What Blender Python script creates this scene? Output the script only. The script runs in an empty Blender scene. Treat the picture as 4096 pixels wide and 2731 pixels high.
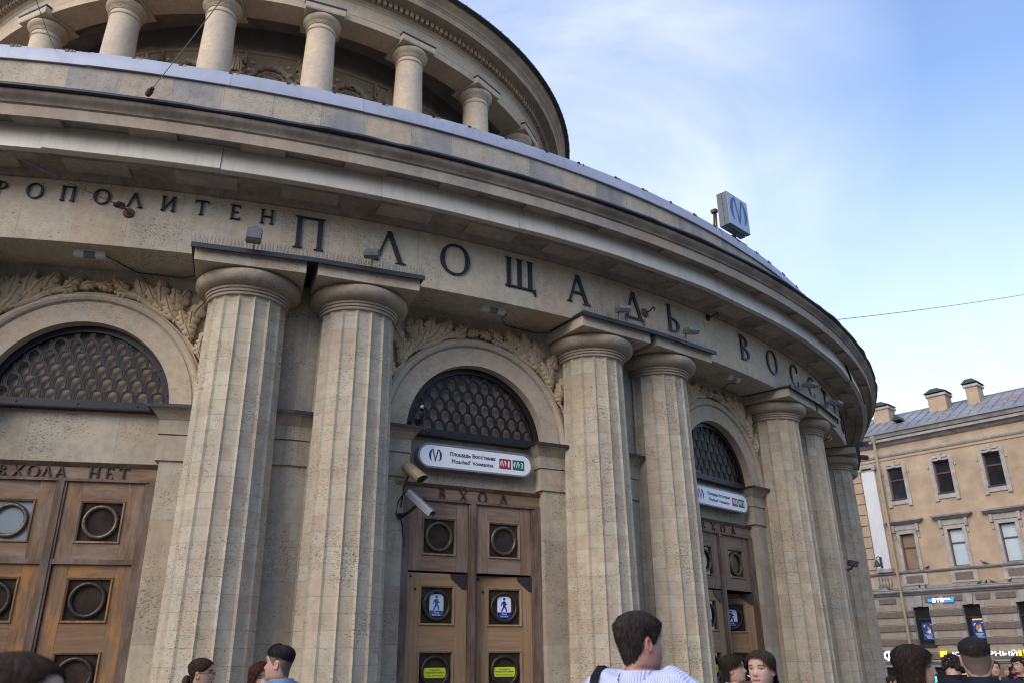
import bpy, bmesh, math, random
import numpy as np
from mathutils import Vector, Matrix
random.seed(7); rng = np.random.default_rng(7)
R = math.radians; PI = math.pi; sin = math.sin; cos = math.cos
S = bpy.context.scene
COL = S.collection

# ------------------------------------------------------------------ camera, sky, sun, exposure
CZ = 1.65                                   # eye height of the photographer
PITCH, ROLL, FOC = 21.8341, -0.5327, 3215.455 / 4096 * 36
cam_d = bpy.data.cameras.new('camera'); cam = bpy.data.objects.new('camera', cam_d); COL.objects.link(cam)
cam.matrix_world = (Matrix.Translation((0, 0, CZ)) @ Matrix.Rotation(R(90 + PITCH), 4, 'X') @ Matrix.Rotation(R(ROLL), 4, 'Z'))
cam_d.sensor_width = 36; cam_d.lens = FOC; cam_d.clip_end = 2000; cam_d.clip_start = 0.05
cam_d.dof.use_dof = True; cam_d.dof.focus_distance = 11.0; cam_d.dof.aperture_fstop = 3.2
S.camera = cam
S.view_settings.view_transform = 'Standard'; S.view_settings.look = 'None'
S.view_settings.exposure = EXPO = 1.0; S.view_settings.gamma = 1
S.render.engine = 'CYCLES'; S.cycles.use_denoising = True; S.cycles.denoiser = 'OPENIMAGEDENOISE'; S.cycles.denoising_input_passes = 'RGB_ALBEDO_NORMAL'; S.cycles.denoising_prefilter = 'ACCURATE'; S.cycles.filter_width = 1.15

SUN_EL, SUN_AZ = R(32), R(215)              # azimuth clockwise from +y: the soft light comes from behind the photographer's left shoulder
wd = bpy.data.worlds.new('World'); S.world = wd; wd.use_nodes = True
nt = wd.node_tree; nt.nodes.clear()
out = nt.nodes.new('ShaderNodeOutputWorld'); bg = nt.nodes.new('ShaderNodeBackground'); sky = nt.nodes.new('ShaderNodeTexSky')
sky.sky_type = 'NISHITA'; sky.sun_disc = False; sky.sun_elevation = SUN_EL; sky.sun_rotation = SUN_AZ
sky.air_density = 1.0; sky.dust_density = 0.8; sky.ozone_density = 2.2
tc = nt.nodes.new('ShaderNodeTexCoord')
L = nt.links.new
def wn(typ, ins=None, **kw):
    n = nt.nodes.new('ShaderNode' + typ)
    for k, v in kw.items(): setattr(n, k, v)
    for k, v in (ins or {}).items():
        if isinstance(v, bpy.types.NodeSocket): L(v, n.inputs[k])
        else: n.inputs[k].default_value = v
    return n
def wramp(fac, *st):
    n = wn('ValToRGB', {0: fac}); e = n.color_ramp.elements
    for el, (p, c) in zip(e, st): el.position = p; el.color = (c, c, c, 1)
    return n.outputs[0]
D_ = tc.outputs['Generated']
def bank(az, el, c0, c1):                    # a broad cloud bank round one direction of the sky
    v = (sin(R(az)) * cos(R(el)), cos(R(az)) * cos(R(el)), sin(R(el)))
    d = wn('VectorMath', {0: D_, 1: v}, operation='DOT_PRODUCT'); return wramp(d.outputs['Value'], (cos(R(c0)), 0.), (cos(R(c1)), 1.))
m1 = wn('Mapping', {'Vector': D_, 'Rotation': (R(15), R(-30), R(22)), 'Scale': (2.0, 6.0, 3.0), 'Location': (.7, .35, .2)})
n1 = wn('TexNoise', {'Vector': m1.outputs[0], 'Scale': 1.3, 'Detail': 10., 'Roughness': .56, 'Distortion': .45})
n2 = wn('TexNoise', {'Vector': D_, 'Scale': 2.2, 'Detail': 4., 'Roughness': .5})
streak = wramp(n1.outputs['Fac'], (.34, 0.), (.76, 1.))
def mth(op, a, b, c=None):
    d = {0: a, 1: b}
    if c is not None: d[2] = c
    return wn('Math', d, operation=op).outputs[0]
dens = mth('ADD', mth('MULTIPLY', bank(9, 37, 19, 1), .72), mth('MULTIPLY', bank(27, 5, 24, 3), .34))
haze_ = mth('MULTIPLY', bank(30, -6, 42, 5), .44)
dens = mth('ADD', dens, mth('MULTIPLY', bank(-120, 35, 80, 20), .7))
dens = mth('ADD', dens, mth('MULTIPLY', wramp(n2.outputs['Fac'], (.42, 0.), (.72, 1.)), .14))
cl_ = mth('MULTIPLY', dens, mth('MULTIPLY_ADD', streak, .70, .30))
cl_ = mth('MINIMUM', mth('ADD', mth('ADD', cl_, haze_), .05), .88)
tint = wn('HueSaturation', {'Saturation': 1.06, 'Value': 1.04, 'Color': sky.outputs[0]})
tint2 = wn('Mix', data_type='RGBA', blend_type='MULTIPLY'); tint2.inputs['Factor'].default_value = 1; L(tint.outputs[0], tint2.inputs['A']); tint2.inputs['B'].default_value = (1.03, .985, 1.03, 1)
mix = wn('Mix', data_type='RGBA'); L(cl_, mix.inputs['Factor']); L(tint2.outputs['Result'], mix.inputs['A']); mix.inputs['B'].default_value = (4.0, 4.25, 4.95, 1)
L(mix.outputs['Result'], bg.inputs[0]); L(bg.outputs[0], out.inputs[0])
bg.inputs[1].default_value = 0.15

sun_d = bpy.data.lights.new('sun', 'SUN'); sun_d.energy = 1.15; sun_d.angle = R(40); sun_d.color = (1, .90, .77)
sun = bpy.data.objects.new('sun', sun_d); COL.objects.link(sun)
sd = Vector((sin(SUN_AZ) * cos(SUN_EL), cos(SUN_AZ) * cos(SUN_EL), sin(SUN_EL)))
sun.rotation_euler = sd.to_track_quat('Z', 'Y').to_euler()

# ------------------------------------------------------------------ materials
def new_mat(name):
    m = bpy.data.materials.new(name); m.use_nodes = True
    nt = m.node_tree; b = nt.nodes['Principled BSDF']
    return m, nt, b
def N(nt, typ, ins=None, **kw):
    n = nt.nodes.new('ShaderNode' + typ)
    for k, v in kw.items(): setattr(n, k, v)
    for k, v in (ins or {}).items():
        if isinstance(v, bpy.types.NodeSocket): nt.links.new(v, n.inputs[k])
        else: n.inputs[k].default_value = v
    return n
def ramp(nt, fac, *stops):
    n = nt.nodes.new('ShaderNodeValToRGB'); nt.links.new(fac, n.inputs[0])
    e = n.color_ramp.elements
    while len(e) < len(stops): e.new(.5)
    for el, (p, c) in zip(e, stops):
        el.position = p; el.color = (c, c, c, 1) if isinstance(c, (int, float)) else (*c, 1)
    return n.outputs[0]
def mixc(nt, f, a, b, bt='MIX'):
    n = nt.nodes.new('ShaderNodeMix'); n.data_type = 'RGBA'; n.blend_type = bt
    for k, v in (('Factor', f), ('A', a), ('B', b)):
        s = n.inputs[k]
        if isinstance(v, bpy.types.NodeSocket): nt.links.new(v, s)
        elif k == 'Factor': s.default_value = v
        else: s.default_value = (*v, 1) if len(v) == 3 else v
    return n.outputs['Result']
def plain(name, col, rough=.6, metal=0, spec=.5, noise=0.0, nscale=8, bump=0, emit=None, estr=0, bscale=60, drip=0, dripcol=(.16, .13, .10)):
    m, nt, b = new_mat(name)
    b.inputs['Base Color'].default_value = (*col, 1); b.inputs['Roughness'].default_value = rough; b.inputs['Metallic'].default_value = metal
    b.inputs['Specular IOR Level'].default_value = spec
    pos = nt.nodes.new('ShaderNodeNewGeometry').outputs['Position']
    if noise:
        n = N(nt, 'TexNoise', {'Vector': pos, 'Scale': nscale, 'Detail': 6, 'Roughness': .65})
        f = ramp(nt, n.outputs['Fac'], (.3, 1 - noise), (.7, 1 + noise * .6))
        c = mixc(nt, 1, col, f, 'MULTIPLY')
        if drip:
            md = N(nt, 'Mapping', {'Vector': pos, 'Scale': (6., 6., .5)}); nd_ = N(nt, 'TexNoise', {'Vector': md.outputs[0], 'Scale': 1.6, 'Detail': 6, 'Roughness': .7}); n3 = N(nt, 'TexNoise', {'Vector': pos, 'Scale': .7, 'Detail': 3})
            fd = N(nt, 'Math', {0: ramp(nt, nd_.outputs['Fac'], (.48, 0.), (.70, 1.)), 1: ramp(nt, n3.outputs['Fac'], (.35, .2), (.65, 1.))}, operation='MULTIPLY'); f2 = N(nt, 'Math', {0: fd.outputs[0], 1: drip}, operation='MULTIPLY')
            c = mixc(nt, f2.outputs[0], c, dripcol)
        nt.links.new(c, b.inputs['Base Color'])
    if bump:
        n = N(nt, 'TexNoise', {'Vector': pos, 'Scale': bscale, 'Detail': 5})
        bp = N(nt, 'Bump', {'Height': n.outputs['Fac'], 'Strength': bump, 'Distance': .01}); nt.links.new(bp.outputs[0], b.inputs['Normal'])
    if emit:
        b.inputs['Emission Color'].default_value = (*emit, 1); b.inputs['Emission Strength'].default_value = estr
    return m
def stone(name, col=(.46, .41, .33), bw=.62, bh=.6, off=.5, joint=.003, pits=1., stain=0., var=.12, grey=0., pscale=40, jdark=.45, streak=0.):
    """shell limestone: blocks of slightly different tone, thin joints, elongated pits, soot"""
    m, nt, b = new_mat(name)
    uv = nt.nodes.new('ShaderNodeUVMap').outputs[0]
    pos = nt.nodes.new('ShaderNodeNewGeometry').outputs['Position']
    br = N(nt, 'TexBrick', {'Vector': uv, 'Color1': (1 - var, 1 - var, 1 - var, 1), 'Color2': (1 + var * .6, 1 + var * .6, 1 + var * .6, 1), 'Mortar': (.92, .92, .92, 1), 'Scale': 1.0,
                            'Mortar Size': joint, 'Mortar Smooth': .3, 'Bias': 0., 'Brick Width': bw, 'Row Height': bh}, offset=off)
    br2 = N(nt, 'TexBrick', {'Vector': uv, 'Color1': (1.05, .97, .93, 1), 'Color2': (.95, 1.01, 1.05, 1), 'Mortar': (1, 1, 1, 1), 'Scale': 1.0,
                             'Mortar Size': 0., 'Bias': 0., 'Brick Width': bw * 1.0001, 'Row Height': bh * 1.0001}, offset=off)
    n1 = N(nt, 'TexNoise', {'Vector': pos, 'Scale': 1.1, 'Detail': 5, 'Roughness': .6})
    n2 = N(nt, 'TexNoise', {'Vector': pos, 'Scale': 9., 'Detail': 6, 'Roughness': .7})
    c = mixc(nt, ramp(nt, n1.outputs['Fac'], (.35, 0.), (.65, 1.)), tuple(x * k for x, k in zip(col, (.90, .90, .93))), tuple(x * k for x, k in zip(col, (1.08, 1.04, .98))))
    c = mixc(nt, 1, c, br.outputs['Color'], 'MULTIPLY'); c = mixc(nt, .8, c, br2.outputs['Color'], 'MULTIPLY')
    c = mixc(nt, 1, c, ramp(nt, n2.outputs['Fac'], (.25, .80), (.75, 1.14)), 'MULTIPLY')
    if grey:
        n4 = N(nt, 'TexNoise', {'Vector': pos, 'Scale': 2.6, 'Detail': 4})
        wn = N(nt, 'TexBrick', {'Vector': uv, 'Color1': (0, 0, 0, 1), 'Color2': (1, 1, 1, 1), 'Mortar': (.3, .3, .3, 1), 'Scale': 1., 'Mortar Size': joint, 'Bias': -.1, 'Brick Width': bw * .9999, 'Row Height': bh * .9999}, offset=off)
        g = N(nt, 'Math', {0: ramp(nt, n4.outputs['Fac'], (.36, .35), (.58, 1.)), 1: ramp(nt, wn.outputs['Color'], (.40, 0.), (.62, 1.))}, operation='MULTIPLY')
        g2 = N(nt, 'Math', {0: g.outputs[0], 1: grey}, operation='MULTIPLY')
        c = mixc(nt, g2.outputs[0], c, (.19, .20, .225))
    # pits
    mpn = N(nt, 'Mapping', {'Vector': pos, 'Scale': (1, 1, 2.3)})
    p1 = N(nt, 'TexNoise', {'Vector': mpn.outputs[0], 'Scale': pscale, 'Detail': 3, 'Roughness': .6, 'Distortion': .4})
    dens = N(nt, 'TexNoise', {'Vector': pos, 'Scale': 1.9, 'Detail': 2})
    thr = N(nt, 'MapRange', {'Value': dens.outputs['Fac'], 'From Min': .3, 'From Max': .7, 'To Min': -.075, 'To Max': .055})
    add = N(nt, 'Math', {0: p1.outputs['Fac'], 1: thr.outputs[0]}, operation='ADD')
    pm = ramp(nt, add.outputs[0], (.595, 0.), (.645, 1.))
    pf = N(nt, 'Math', {0: pm, 1: .72 * pits}, operation='MULTIPLY')
    c = mixc(nt, pf.outputs[0], c, (.085, .072, .058))
    jm = N(nt, 'Math', {0: br.outputs['Fac'], 1: jdark}, operation='MULTIPLY')
    jn = N(nt, 'TexNoise', {'Vector': pos, 'Scale': 5., 'Detail': 3})
    jm2 = N(nt, 'Math', {0: jm.outputs[0], 1: ramp(nt, jn.outputs['Fac'], (.35, .15), (.62, 1.))}, operation='MULTIPLY')
    c = mixc(nt, jm2.outputs[0], c, (.10, .085, .07))
    if stain:
        ns = N(nt, 'TexNoise', {'Vector': pos, 'Scale': 1.7, 'Detail': 7, 'Roughness': .68})
        f = N(nt, 'Math', {0: ramp(nt, ns.outputs['Fac'], (.38, 0.), (.66, 1.)), 1: stain}, operation='MULTIPLY')
        c = mixc(nt, f.outputs[0], c, (.135, .105, .082))
    if streak:
        ms = N(nt, 'Mapping', {'Vector': pos, 'Scale': (3., 3., .35)})
        ns = N(nt, 'TexNoise', {'Vector': ms.outputs[0], 'Scale': 3., 'Detail': 5})
        f = N(nt, 'Math', {0: ramp(nt, ns.outputs['Fac'], (.5, 0.), (.72, 1.)), 1: streak}, operation='MULTIPLY')
        c = mixc(nt, f.outputs[0], c, (.12, .10, .085))
    nt.links.new(c, b.inputs['Base Color']); b.inputs['Roughness'].default_value = .88; b.inputs['Specular IOR Level'].default_value = .25
    h1 = N(nt, 'Math', {0: pm, 1: -1.0}, operation='MULTIPLY')
    h2 = N(nt, 'Math', {0: n2.outputs['Fac'], 1: .5, 2: h1.outputs[0]}, operation='MULTIPLY_ADD')
    h3 = N(nt, 'Math', {0: br.outputs['Fac'], 1: -.8, 2: h2.outputs[0]}, operation='MULTIPLY_ADD')
    bp = N(nt, 'Bump', {'Height': h3.outputs[0], 'Strength': .32, 'Distance': .008}); nt.links.new(bp.outputs[0], b.inputs['Normal'])
    return m
def wood(name, col, dark, worn=(.42, .36, .30), wamt=.4, along='Z', orange=None, oamt=0., rough=.65):
    m, nt, b = new_mat(name)
    tco = nt.nodes.new('ShaderNodeTexCoord').outputs['Object']
    info = nt.nodes.new('ShaderNodeObjectInfo').outputs['Random']
    sh = N(nt, 'CombineXYZ', {0: info, 1: info, 2: info}); sh2 = N(nt, 'VectorMath', {0: sh.outputs[0], 1: (17., 17., 17.)}, operation='MULTIPLY')
    v = N(nt, 'VectorMath', {0: tco, 1: sh2.outputs[0]}, operation='ADD').outputs[0]
    sc = (26, 26, 1.6) if along == 'Z' else (1.6, 26, 26)
    m1 = N(nt, 'Mapping', {'Vector': v, 'Scale': sc})
    g = N(nt, 'TexNoise', {'Vector': m1.outputs[0], 'Scale': 1.2, 'Detail': 8, 'Roughness': .68, 'Distortion': .8})
    m2 = N(nt, 'Mapping', {'Vector': v, 'Scale': (3.2, 3.2, 1.1) if along == 'Z' else (1.1, 3.2, 3.2)})
    w = N(nt, 'TexNoise', {'Vector': m2.outputs[0], 'Scale': 1.3, 'Detail': 6, 'Roughness': .7})
    c = mixc(nt, ramp(nt, g.outputs['Fac'], (.30, 0.), (.68, 1.)), dark, col)
    wf = N(nt, 'Math', {0: ramp(nt, w.outputs['Fac'], (.42, 0.), (.66, 1.)), 1: wamt}, operation='MULTIPLY')
    c = mixc(nt, wf.outputs[0], c, mixc(nt, ramp(nt, g.outputs['Fac'], (.3, 0.), (.7, 1.)), tuple(.7 * x for x in worn), worn))
    if orange:
        w2 = N(nt, 'TexNoise', {'Vector': m2.outputs[0], 'Scale': 2.1, 'Detail': 5, 'Roughness': .6, 'Lacunarity': 2.3})
        of = N(nt, 'Math', {0: ramp(nt, w2.outputs['Fac'], (.52, 0.), (.62, 1.)), 1: oamt}, operation='MULTIPLY')
        c = mixc(nt, of.outputs[0], c, orange)
    nt.links.new(c, b.inputs['Base Color']); b.inputs['Roughness'].default_value = rough; b.inputs['Specular IOR Level'].default_value = .35
    bp = N(nt, 'Bump', {'Height': g.outputs['Fac'], 'Strength': .25, 'Distance': .004}); nt.links.new(bp.outputs[0], b.inputs['Normal'])
    return m
M = {}; WA = {}
def W(key, *a, **k): WA[key] = (a, k); M[key] = wood(*a, **k)
SC = (.43, .38, .285)
M['wall'] = stone('wall_stone', SC, bw=.9, bh=.62, joint=.0035, stain=.10, streak=.25)
M['column'] = stone('column_stone', (.46, .405, .305), bw=1., bh=.165, off=.31, joint=.0035, var=.11, pits=1.0, streak=.12, stain=.04, jdark=.40)
M['capital'] = stone('capital_stone', (.42, .365, .28), bw=9, bh=9, joint=0, pits=.8, stain=.35, pscale=40)
M['frieze'] = stone('frieze_stone', (.49, .43, .32), bw=.52, bh=4., off=0., joint=.0025, var=.06, stain=.10, streak=.12, jdark=.5)
M['arch'] = stone('arch_stone', (.46, .405, .305), bw=.5, bh=.5, joint=.0025, var=.05, pits=.7, jdark=.25)
M['cornice'] = stone('cornice_stone', (.37, .32, .245), bw=1.2, bh=5., off=0, var=.05, joint=.002, stain=.72, streak=.5, pits=.5)
M['corona'] = stone('corona_stone', (.43, .375, .295), bw=1.2, bh=5., off=0, joint=.002, stain=.30, var=.05, grey=.12, pits=.5)
M['parapet'] = stone('parapet_stone', (.47, .42, .325), bw=.58, bh=9., off=0, joint=.005, var=.10, grey=.72, pits=.9, streak=.2)
M['relief'] = stone('relief_stone', (.52, .42, .265), bw=9, bh=9, joint=0, pits=.25, stain=.12)
M['upper'] = stone('rotunda_stone', (.50, .42, .31), bw=1.4, bh=4., off=0, joint=.002, pits=.35, var=.03, stain=.08)
M['marble'] = stone('rotunda_column_stone', (.54, .465, .36), bw=9, bh=9, joint=0, pits=.2, stain=.0, var=.02)
M['upper_soot'] = stone('rotunda_cornice_stone', (.46, .385, .28), bw=9, bh=9, joint=0, pits=.3, stain=.45)
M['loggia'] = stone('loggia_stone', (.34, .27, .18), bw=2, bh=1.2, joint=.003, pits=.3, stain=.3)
M['loggia_dark'] = plain('loggia_dark_brown', (.24, .205, .18), .85, noise=.3, nscale=2)  # mottled brown for the loggia ceiling, darker than the loggia walls
M['blackmetal'] = plain('dark_flashing', (.030, .029, .034), .38, .2, noise=.35, nscale=5)
M['lead'] = plain('lead_cap', (.035, .034, .038), .42, .3, noise=.3, nscale=6)
M['iron'] = plain('wrought_iron', (.018, .015, .017), .42, .3, noise=.3, nscale=20)
M['bronze_letter'] = plain('dark_bronze', (.018, .015, .014), .45, .4)
M['bronze'] = plain('worn_bronze', (.13, .10, .062), .40, .6, noise=.5, nscale=30)
M['bronze_dark'] = plain('dark_worn_bronze', (.055, .045, .036), .40, .6, noise=.5, nscale=30)
M['cream'] = plain('cream_sheet_metal', (.54, .50, .41), .42, 0, noise=.12, nscale=1.3, drip=.42)
M['zinc'] = plain('zinc_sheet', (.36, .385, .45), .55, .25, noise=.14, nscale=1.5, drip=.35, dripcol=(.14, .14, .15))  # base tinted blue, so the sky's reflection is partly in the colour
M['socket'] = plain('black_plastic', (.012, .012, .014), .5)
M['roofsheet'] = plain('slate_metal', (.055, .058, .066), .45, .3, noise=.2, nscale=2)
M['dusty'] = plain('dusty_glass', (.25, .19, .125), .6, noise=.4, nscale=3)
M['glass_dark'] = plain('dark_glass', (.040, .030, .024), .10, spec=.7, noise=.6, nscale=7)
M['glass_frost'] = plain('frosted_glass', (.20, .25, .28), .35)
M['dark'] = plain('dark_interior', (.006, .005, .005), .9)
W('wood_up', 'weathered_oak', (.27, .170, .105), (.105, .064, .040), worn=(.36, .275, .215), wamt=.5)
W('wood_leaf', 'varnished_oak', (.36, .225, .110), (.21, .125, .060), worn=(.38, .29, .20), wamt=.45, orange=(.36, .17, .05), oamt=.3)
M['wood_frame'] = wood('frame_oak', (.17, .105, .066), (.06, .036, .023), worn=(.34, .27, .23), wamt=.55)
W('wood_old', 'worn_oak', (.24, .135, .062), (.105, .058, .030), worn=(.25, .175, .12), wamt=.45, orange=(.38, .17, .04), oamt=.55)
W('wood_oldup', 'sun_bleached_oak', (.20, .118, .062), (.085, .050, .028), worn=(.33, .255, .205), wamt=.75, orange=(.28, .14, .045), oamt=.45)
M['wood_oldframe'] = wood('bleached_frame_oak', (.13, .080, .045), (.060, .037, .023), worn=(.28, .22, .19), wamt=.6)
for k_ in ('wood_up', 'wood_leaf', 'wood_old', 'wood_oldup'): M[k_ + '_x'] = wood(*WA[k_][0], along='X', **WA[k_][1])
M['bracket'] = plain('dark_brown_plate', (.022, .018, .017), .5)
M['white'] = plain('white_acrylic', (.78, .80, .82), .30)
M['signgrey'] = plain('grey_sign_metal', (.20, .21, .23), .45, .3)
M['navy'] = plain('navy_vinyl', (.016, .018, .075), .45)
M['ink'] = plain('black_vinyl', (.012, .012, .016), .5)
M['red'] = plain('red_vinyl', (.30, .018, .022), .45)
M['green'] = plain('green_vinyl', (.0, .13, .055), .45)
M['lampgrey'] = plain('grey_lamp_housing', (.12, .13, .145), .45, .2, noise=.25)
M['lampwhite'] = plain('white_lamp_housing', (.52, .52, .50), .5, noise=.15, nscale=12)
M['lampglass'] = plain('lamp_glass', (.16, .16, .15), .12)
M['steel'] = plain('galvanised_wire', (.17, .16, .15), .45, .5)
M['silver'] = plain('silver_paint', (.28, .30, .33), .40, .5)
M['beigepaint'] = plain('beige_paint', (.27, .215, .125), .6, noise=.35, nscale=14)
M['blackp'] = plain('black_paint', (.015, .015, .016), .45)
M['rust'] = plain('rusty_iron', (.13, .055, .025), .85, noise=.6, nscale=40, bump=.4)
M['wire'] = plain('cable_grey', (.07, .08, .095), .7)
M['wirelight'] = plain('weathered_cable', (.20, .20, .20), .7)
M['yellow'] = plain('yellow_sticker', (.62, .72, .03), .5)
M['stick_white'] = plain('white_sticker', (.74, .77, .86), .5)
M['stick_pale'] = plain('faded_sticker', (.46, .58, .64), .5)
M['stick_blue'] = plain('blue_sticker', (.010, .012, .22), .5)
M['stick_fblue'] = plain('faded_blue_sticker', (.035, .09, .22), .5)
M['asphalt'] = plain('plaza_paving', (.12, .115, .11), .85, noise=.35, nscale=1.3, bump=.3)
M['roof_face'] = plain('pale_blue_acrylic', (.33, .42, .55), .35)
M['emblem_blue'] = plain('blue_vinyl', (.045, .10, .26), .45)
M['stain'] = plain('rust_stained_stone', (.37, .26, .14), .9, noise=.25, nscale=25)
# ------------------------------------------------------------------ mesh builder
class MB:
    def __init__(s): s.v = []; s.f = []; s.uv = []; s.mi = []
    def face(s, pts, uv=None, mi=0):
        i = len(s.v); s.v += [tuple(p) for p in pts]; s.f.append(tuple(range(i, i + len(pts)))); s.uv.append(uv); s.mi.append(mi); return s
    def grid(s, P, UV=None, mi=0):
        n, m = len(P), len(P[0]); i0 = len(s.v)
        for r in P: s.v += [tuple(p) for p in r]
        for a in range(n - 1):
            for b in range(m - 1):
                s.f.append((i0 + a * m + b, i0 + a * m + b + 1, i0 + (a + 1) * m + b + 1, i0 + (a + 1) * m + b))
                s.uv.append([UV[a][b], UV[a][b + 1], UV[a + 1][b + 1], UV[a + 1][b]] if UV else None); s.mi.append(mi)
        return s
    def frus(s, a, b, mi=0):
        """box between two z levels: a, b = (x0,x1,y0,y1,z)"""
        p = [(a[0], a[2], a[4]), (a[1], a[2], a[4]), (a[1], a[3], a[4]), (a[0], a[3], a[4]), (b[0], b[2], b[4]), (b[1], b[2], b[4]), (b[1], b[3], b[4]), (b[0], b[3], b[4])]
        i = len(s.v); s.v += p
        for q in ((0, 3, 2, 1), (4, 5, 6, 7), (0, 1, 5, 4), (1, 2, 6, 5), (2, 3, 7, 6), (3, 0, 4, 7)):
            s.f.append(tuple(i + k for k in q)); s.uv.append(None); s.mi.append(mi)
        return s
    def box(s, x0, x1, y0, y1, z0, z1, mi=0): return s.frus((x0, x1, y0, y1, z0), (x0, x1, y0, y1, z1), mi)
    def obox(s, c, ax, ay, az, mi=0):
        """oriented box: centre and three half-axis vectors"""
        c, ax, ay, az = (Vector(q) for q in (c, ax, ay, az)); i = len(s.v)
        for dz in (-1, 1):
            for dx, dy in ((-1, -1), (1, -1), (1, 1), (-1, 1)): s.v.append(tuple(c + ax * dx + ay * dy + az * dz))
        for q in ((0, 3, 2, 1), (4, 5, 6, 7), (0, 1, 5, 4), (1, 2, 6, 5), (2, 3, 7, 6), (3, 0, 4, 7)):
            s.f.append(tuple(i + k for k in q)); s.uv.append(None); s.mi.append(mi)
        return s
    def prism(s, poly, y0, y1, mi=0, both=True):
        """polygon in x,z pushed from y0 (front) to y1"""
        n = len(poly); i = len(s.v)
        s.v += [(x, y0, z) for x, z in poly] + [(x, y1, z) for x, z in poly]
        s.f.append(tuple(range(i, i + n))); s.uv.append(None); s.mi.append(mi)
        if both: s.f.append(tuple(range(i + 2 * n - 1, i + n - 1, -1))); s.uv.append(None); s.mi.append(mi)
        for k in range(n):
            l = (k + 1) % n; s.f.append((i + k, i + l, i + n + l, i + n + k)); s.uv.append(None); s.mi.append(mi)
        return s
    def strip(s, A, B, y0, y1, mi=0):
        """solid band between two polylines A and B in x,z"""
        n = len(A)
        for k in range(n - 1): s.prism([A[k], A[k + 1], B[k + 1], B[k]], y0, y1, mi)
        return s
    def lathe(s, prof, n=48, a0=0., a1=360., c=(0, 0), mi=0, rj=None, uvr=None):
        P, UV = [], []; ln = [0]
        for k in range(1, len(prof)): ln.append(ln[-1] + math.dist(prof[k], prof[k - 1]))
        for i in range(n + 1):
            a = R(a0 + (a1 - a0) * i / n); row = []; uvrow = []
            for k, (r, z) in enumerate(prof):
                rr = r + (rj(a, k) if rj else 0)
                row.append((c[0] + rr * cos(a), c[1] + rr * sin(a), z)); uvrow.append(((uvr or prof[0][0]) * a, prof[0][1] + ln[k]))
            P.append(row); UV.append(uvrow)
        return s.grid(P, UV, mi)
    def tube(s, pts, r, n=8, mi=0, cap=True):
        pts = [Vector(p) for p in pts]; rings = []
        up = Vector((0, 0, 1))
        for k, p in enumerate(pts):
            d = (pts[min(k + 1, len(pts) - 1)] - pts[max(k - 1, 0)]).normalized()
            u = d.cross(up if abs(d.z) < .95 else Vector((1, 0, 0))).normalized(); w = u.cross(d)
            rr = r[k] if isinstance(r, (list, tuple)) else r
            rings.append([tuple(p + u * (rr * cos(2 * PI * i / n)) + w * (rr * sin(2 * PI * i / n))) for i in range(n + 1)])
        s.grid(rings, None, mi)
        if cap:
            s.face(rings[0][:-1][::-1], None, mi); s.face(rings[-1][:-1], None, mi)
        return s
    def torus(s, c, rad, tr, ax='Y', n=40, m=10, mi=0, sx=1., bump=0, nb=40):
        P = []
        for i in range(n + 1):
            a = 2 * PI * i / n; row = []
            for j in range(m + 1):
                b = 2 * PI * j / m; t = tr * (1 + bump * sin(a * nb + b * 2)); rr = rad + t * cos(b); h = t * sin(b)
                q = (rr * cos(a) * sx, h, rr * sin(a)) if ax == 'Y' else (rr * cos(a) * sx, rr * sin(a), h)
                row.append((c[0] + q[0], c[1] + q[1], c[2] + q[2]))
            P.append(row)
        return s.grid(P, None, mi)
    def ball(s, c, rx, ry=None, rz=None, n=14, m=9, mi=0):
        ry = ry or rx; rz = rz or rx
        P = [[(c[0] + rx * sin(PI * j / m) * cos(2 * PI * i / n), c[1] + ry * sin(PI * j / m) * sin(2 * PI * i / n), c[2] + rz * cos(PI * j / m)) for j in range(m + 1)] for i in range(n + 1)]
        return s.grid(P, None, mi)
    def xf(s, m, i0=0):
        s.v[i0:] = [tuple(m @ Vector(p)) for p in s.v[i0:]]; return s
    def mesh(s, name, mats, smooth=38, weld=True):
        me = bpy.data.meshes.new(name); me.from_pydata(s.v, [], s.f)
        for m in (mats if isinstance(mats, (list, tuple)) else [mats]): me.materials.append(m)
        me.polygons.foreach_set('material_index', s.mi)
        uvl = me.uv_layers.new(name='UVMap'); co = np.array(s.v, dtype=float).reshape(-1, 3); flat = []
        for f, uv in zip(s.f, s.uv):
            if uv: flat += [c for q in uv for c in q]
            else:
                p = co[list(f)]; nn = np.zeros(3)
                for k in range(len(f)): nn += np.cross(p[k] - p[0], p[(k + 1) % len(f)] - p[0])
                a = int(np.argmax(np.abs(nn))); ij = ((1, 2), (0, 2), (0, 1))[a]
                flat += p[:, ij].ravel().tolist()
        uvl.data.foreach_set('uv', flat)
        if weld:
            bm = bmesh.new(); bm.from_mesh(me); bmesh.ops.remove_doubles(bm, verts=bm.verts, dist=2e-5); bmesh.ops.recalc_face_normals(bm, faces=bm.faces); bm.to_mesh(me); bm.free()
        if smooth:
            me.polygons.foreach_set('use_smooth', [True] * len(me.polygons)); me.set_sharp_from_angle(angle=R(smooth))
        me.update(); return me
    def build(s, name, mats, parent=None, loc=(0, 0, 0), rz=0., smooth=38, weld=True, **tags):
        return put(name, s.mesh(name, mats, smooth, weld), parent, loc, rz, **tags)
def put(name, me, parent=None, loc=(0, 0, 0), rz=0., label=None, cat=None, group=None, kind=None):
    o = bpy.data.objects.new(name, me); COL.objects.link(o); o.parent = parent; o.location = loc; o.rotation_euler = (0, 0, rz)
    return tag(o, label, cat, group, kind)
def tag(o, label=None, cat=None, group=None, kind=None):
    for k, v in (('label', label), ('category', cat), ('group', group), ('kind', kind)):
        if v: o[k] = v
    return o
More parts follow.
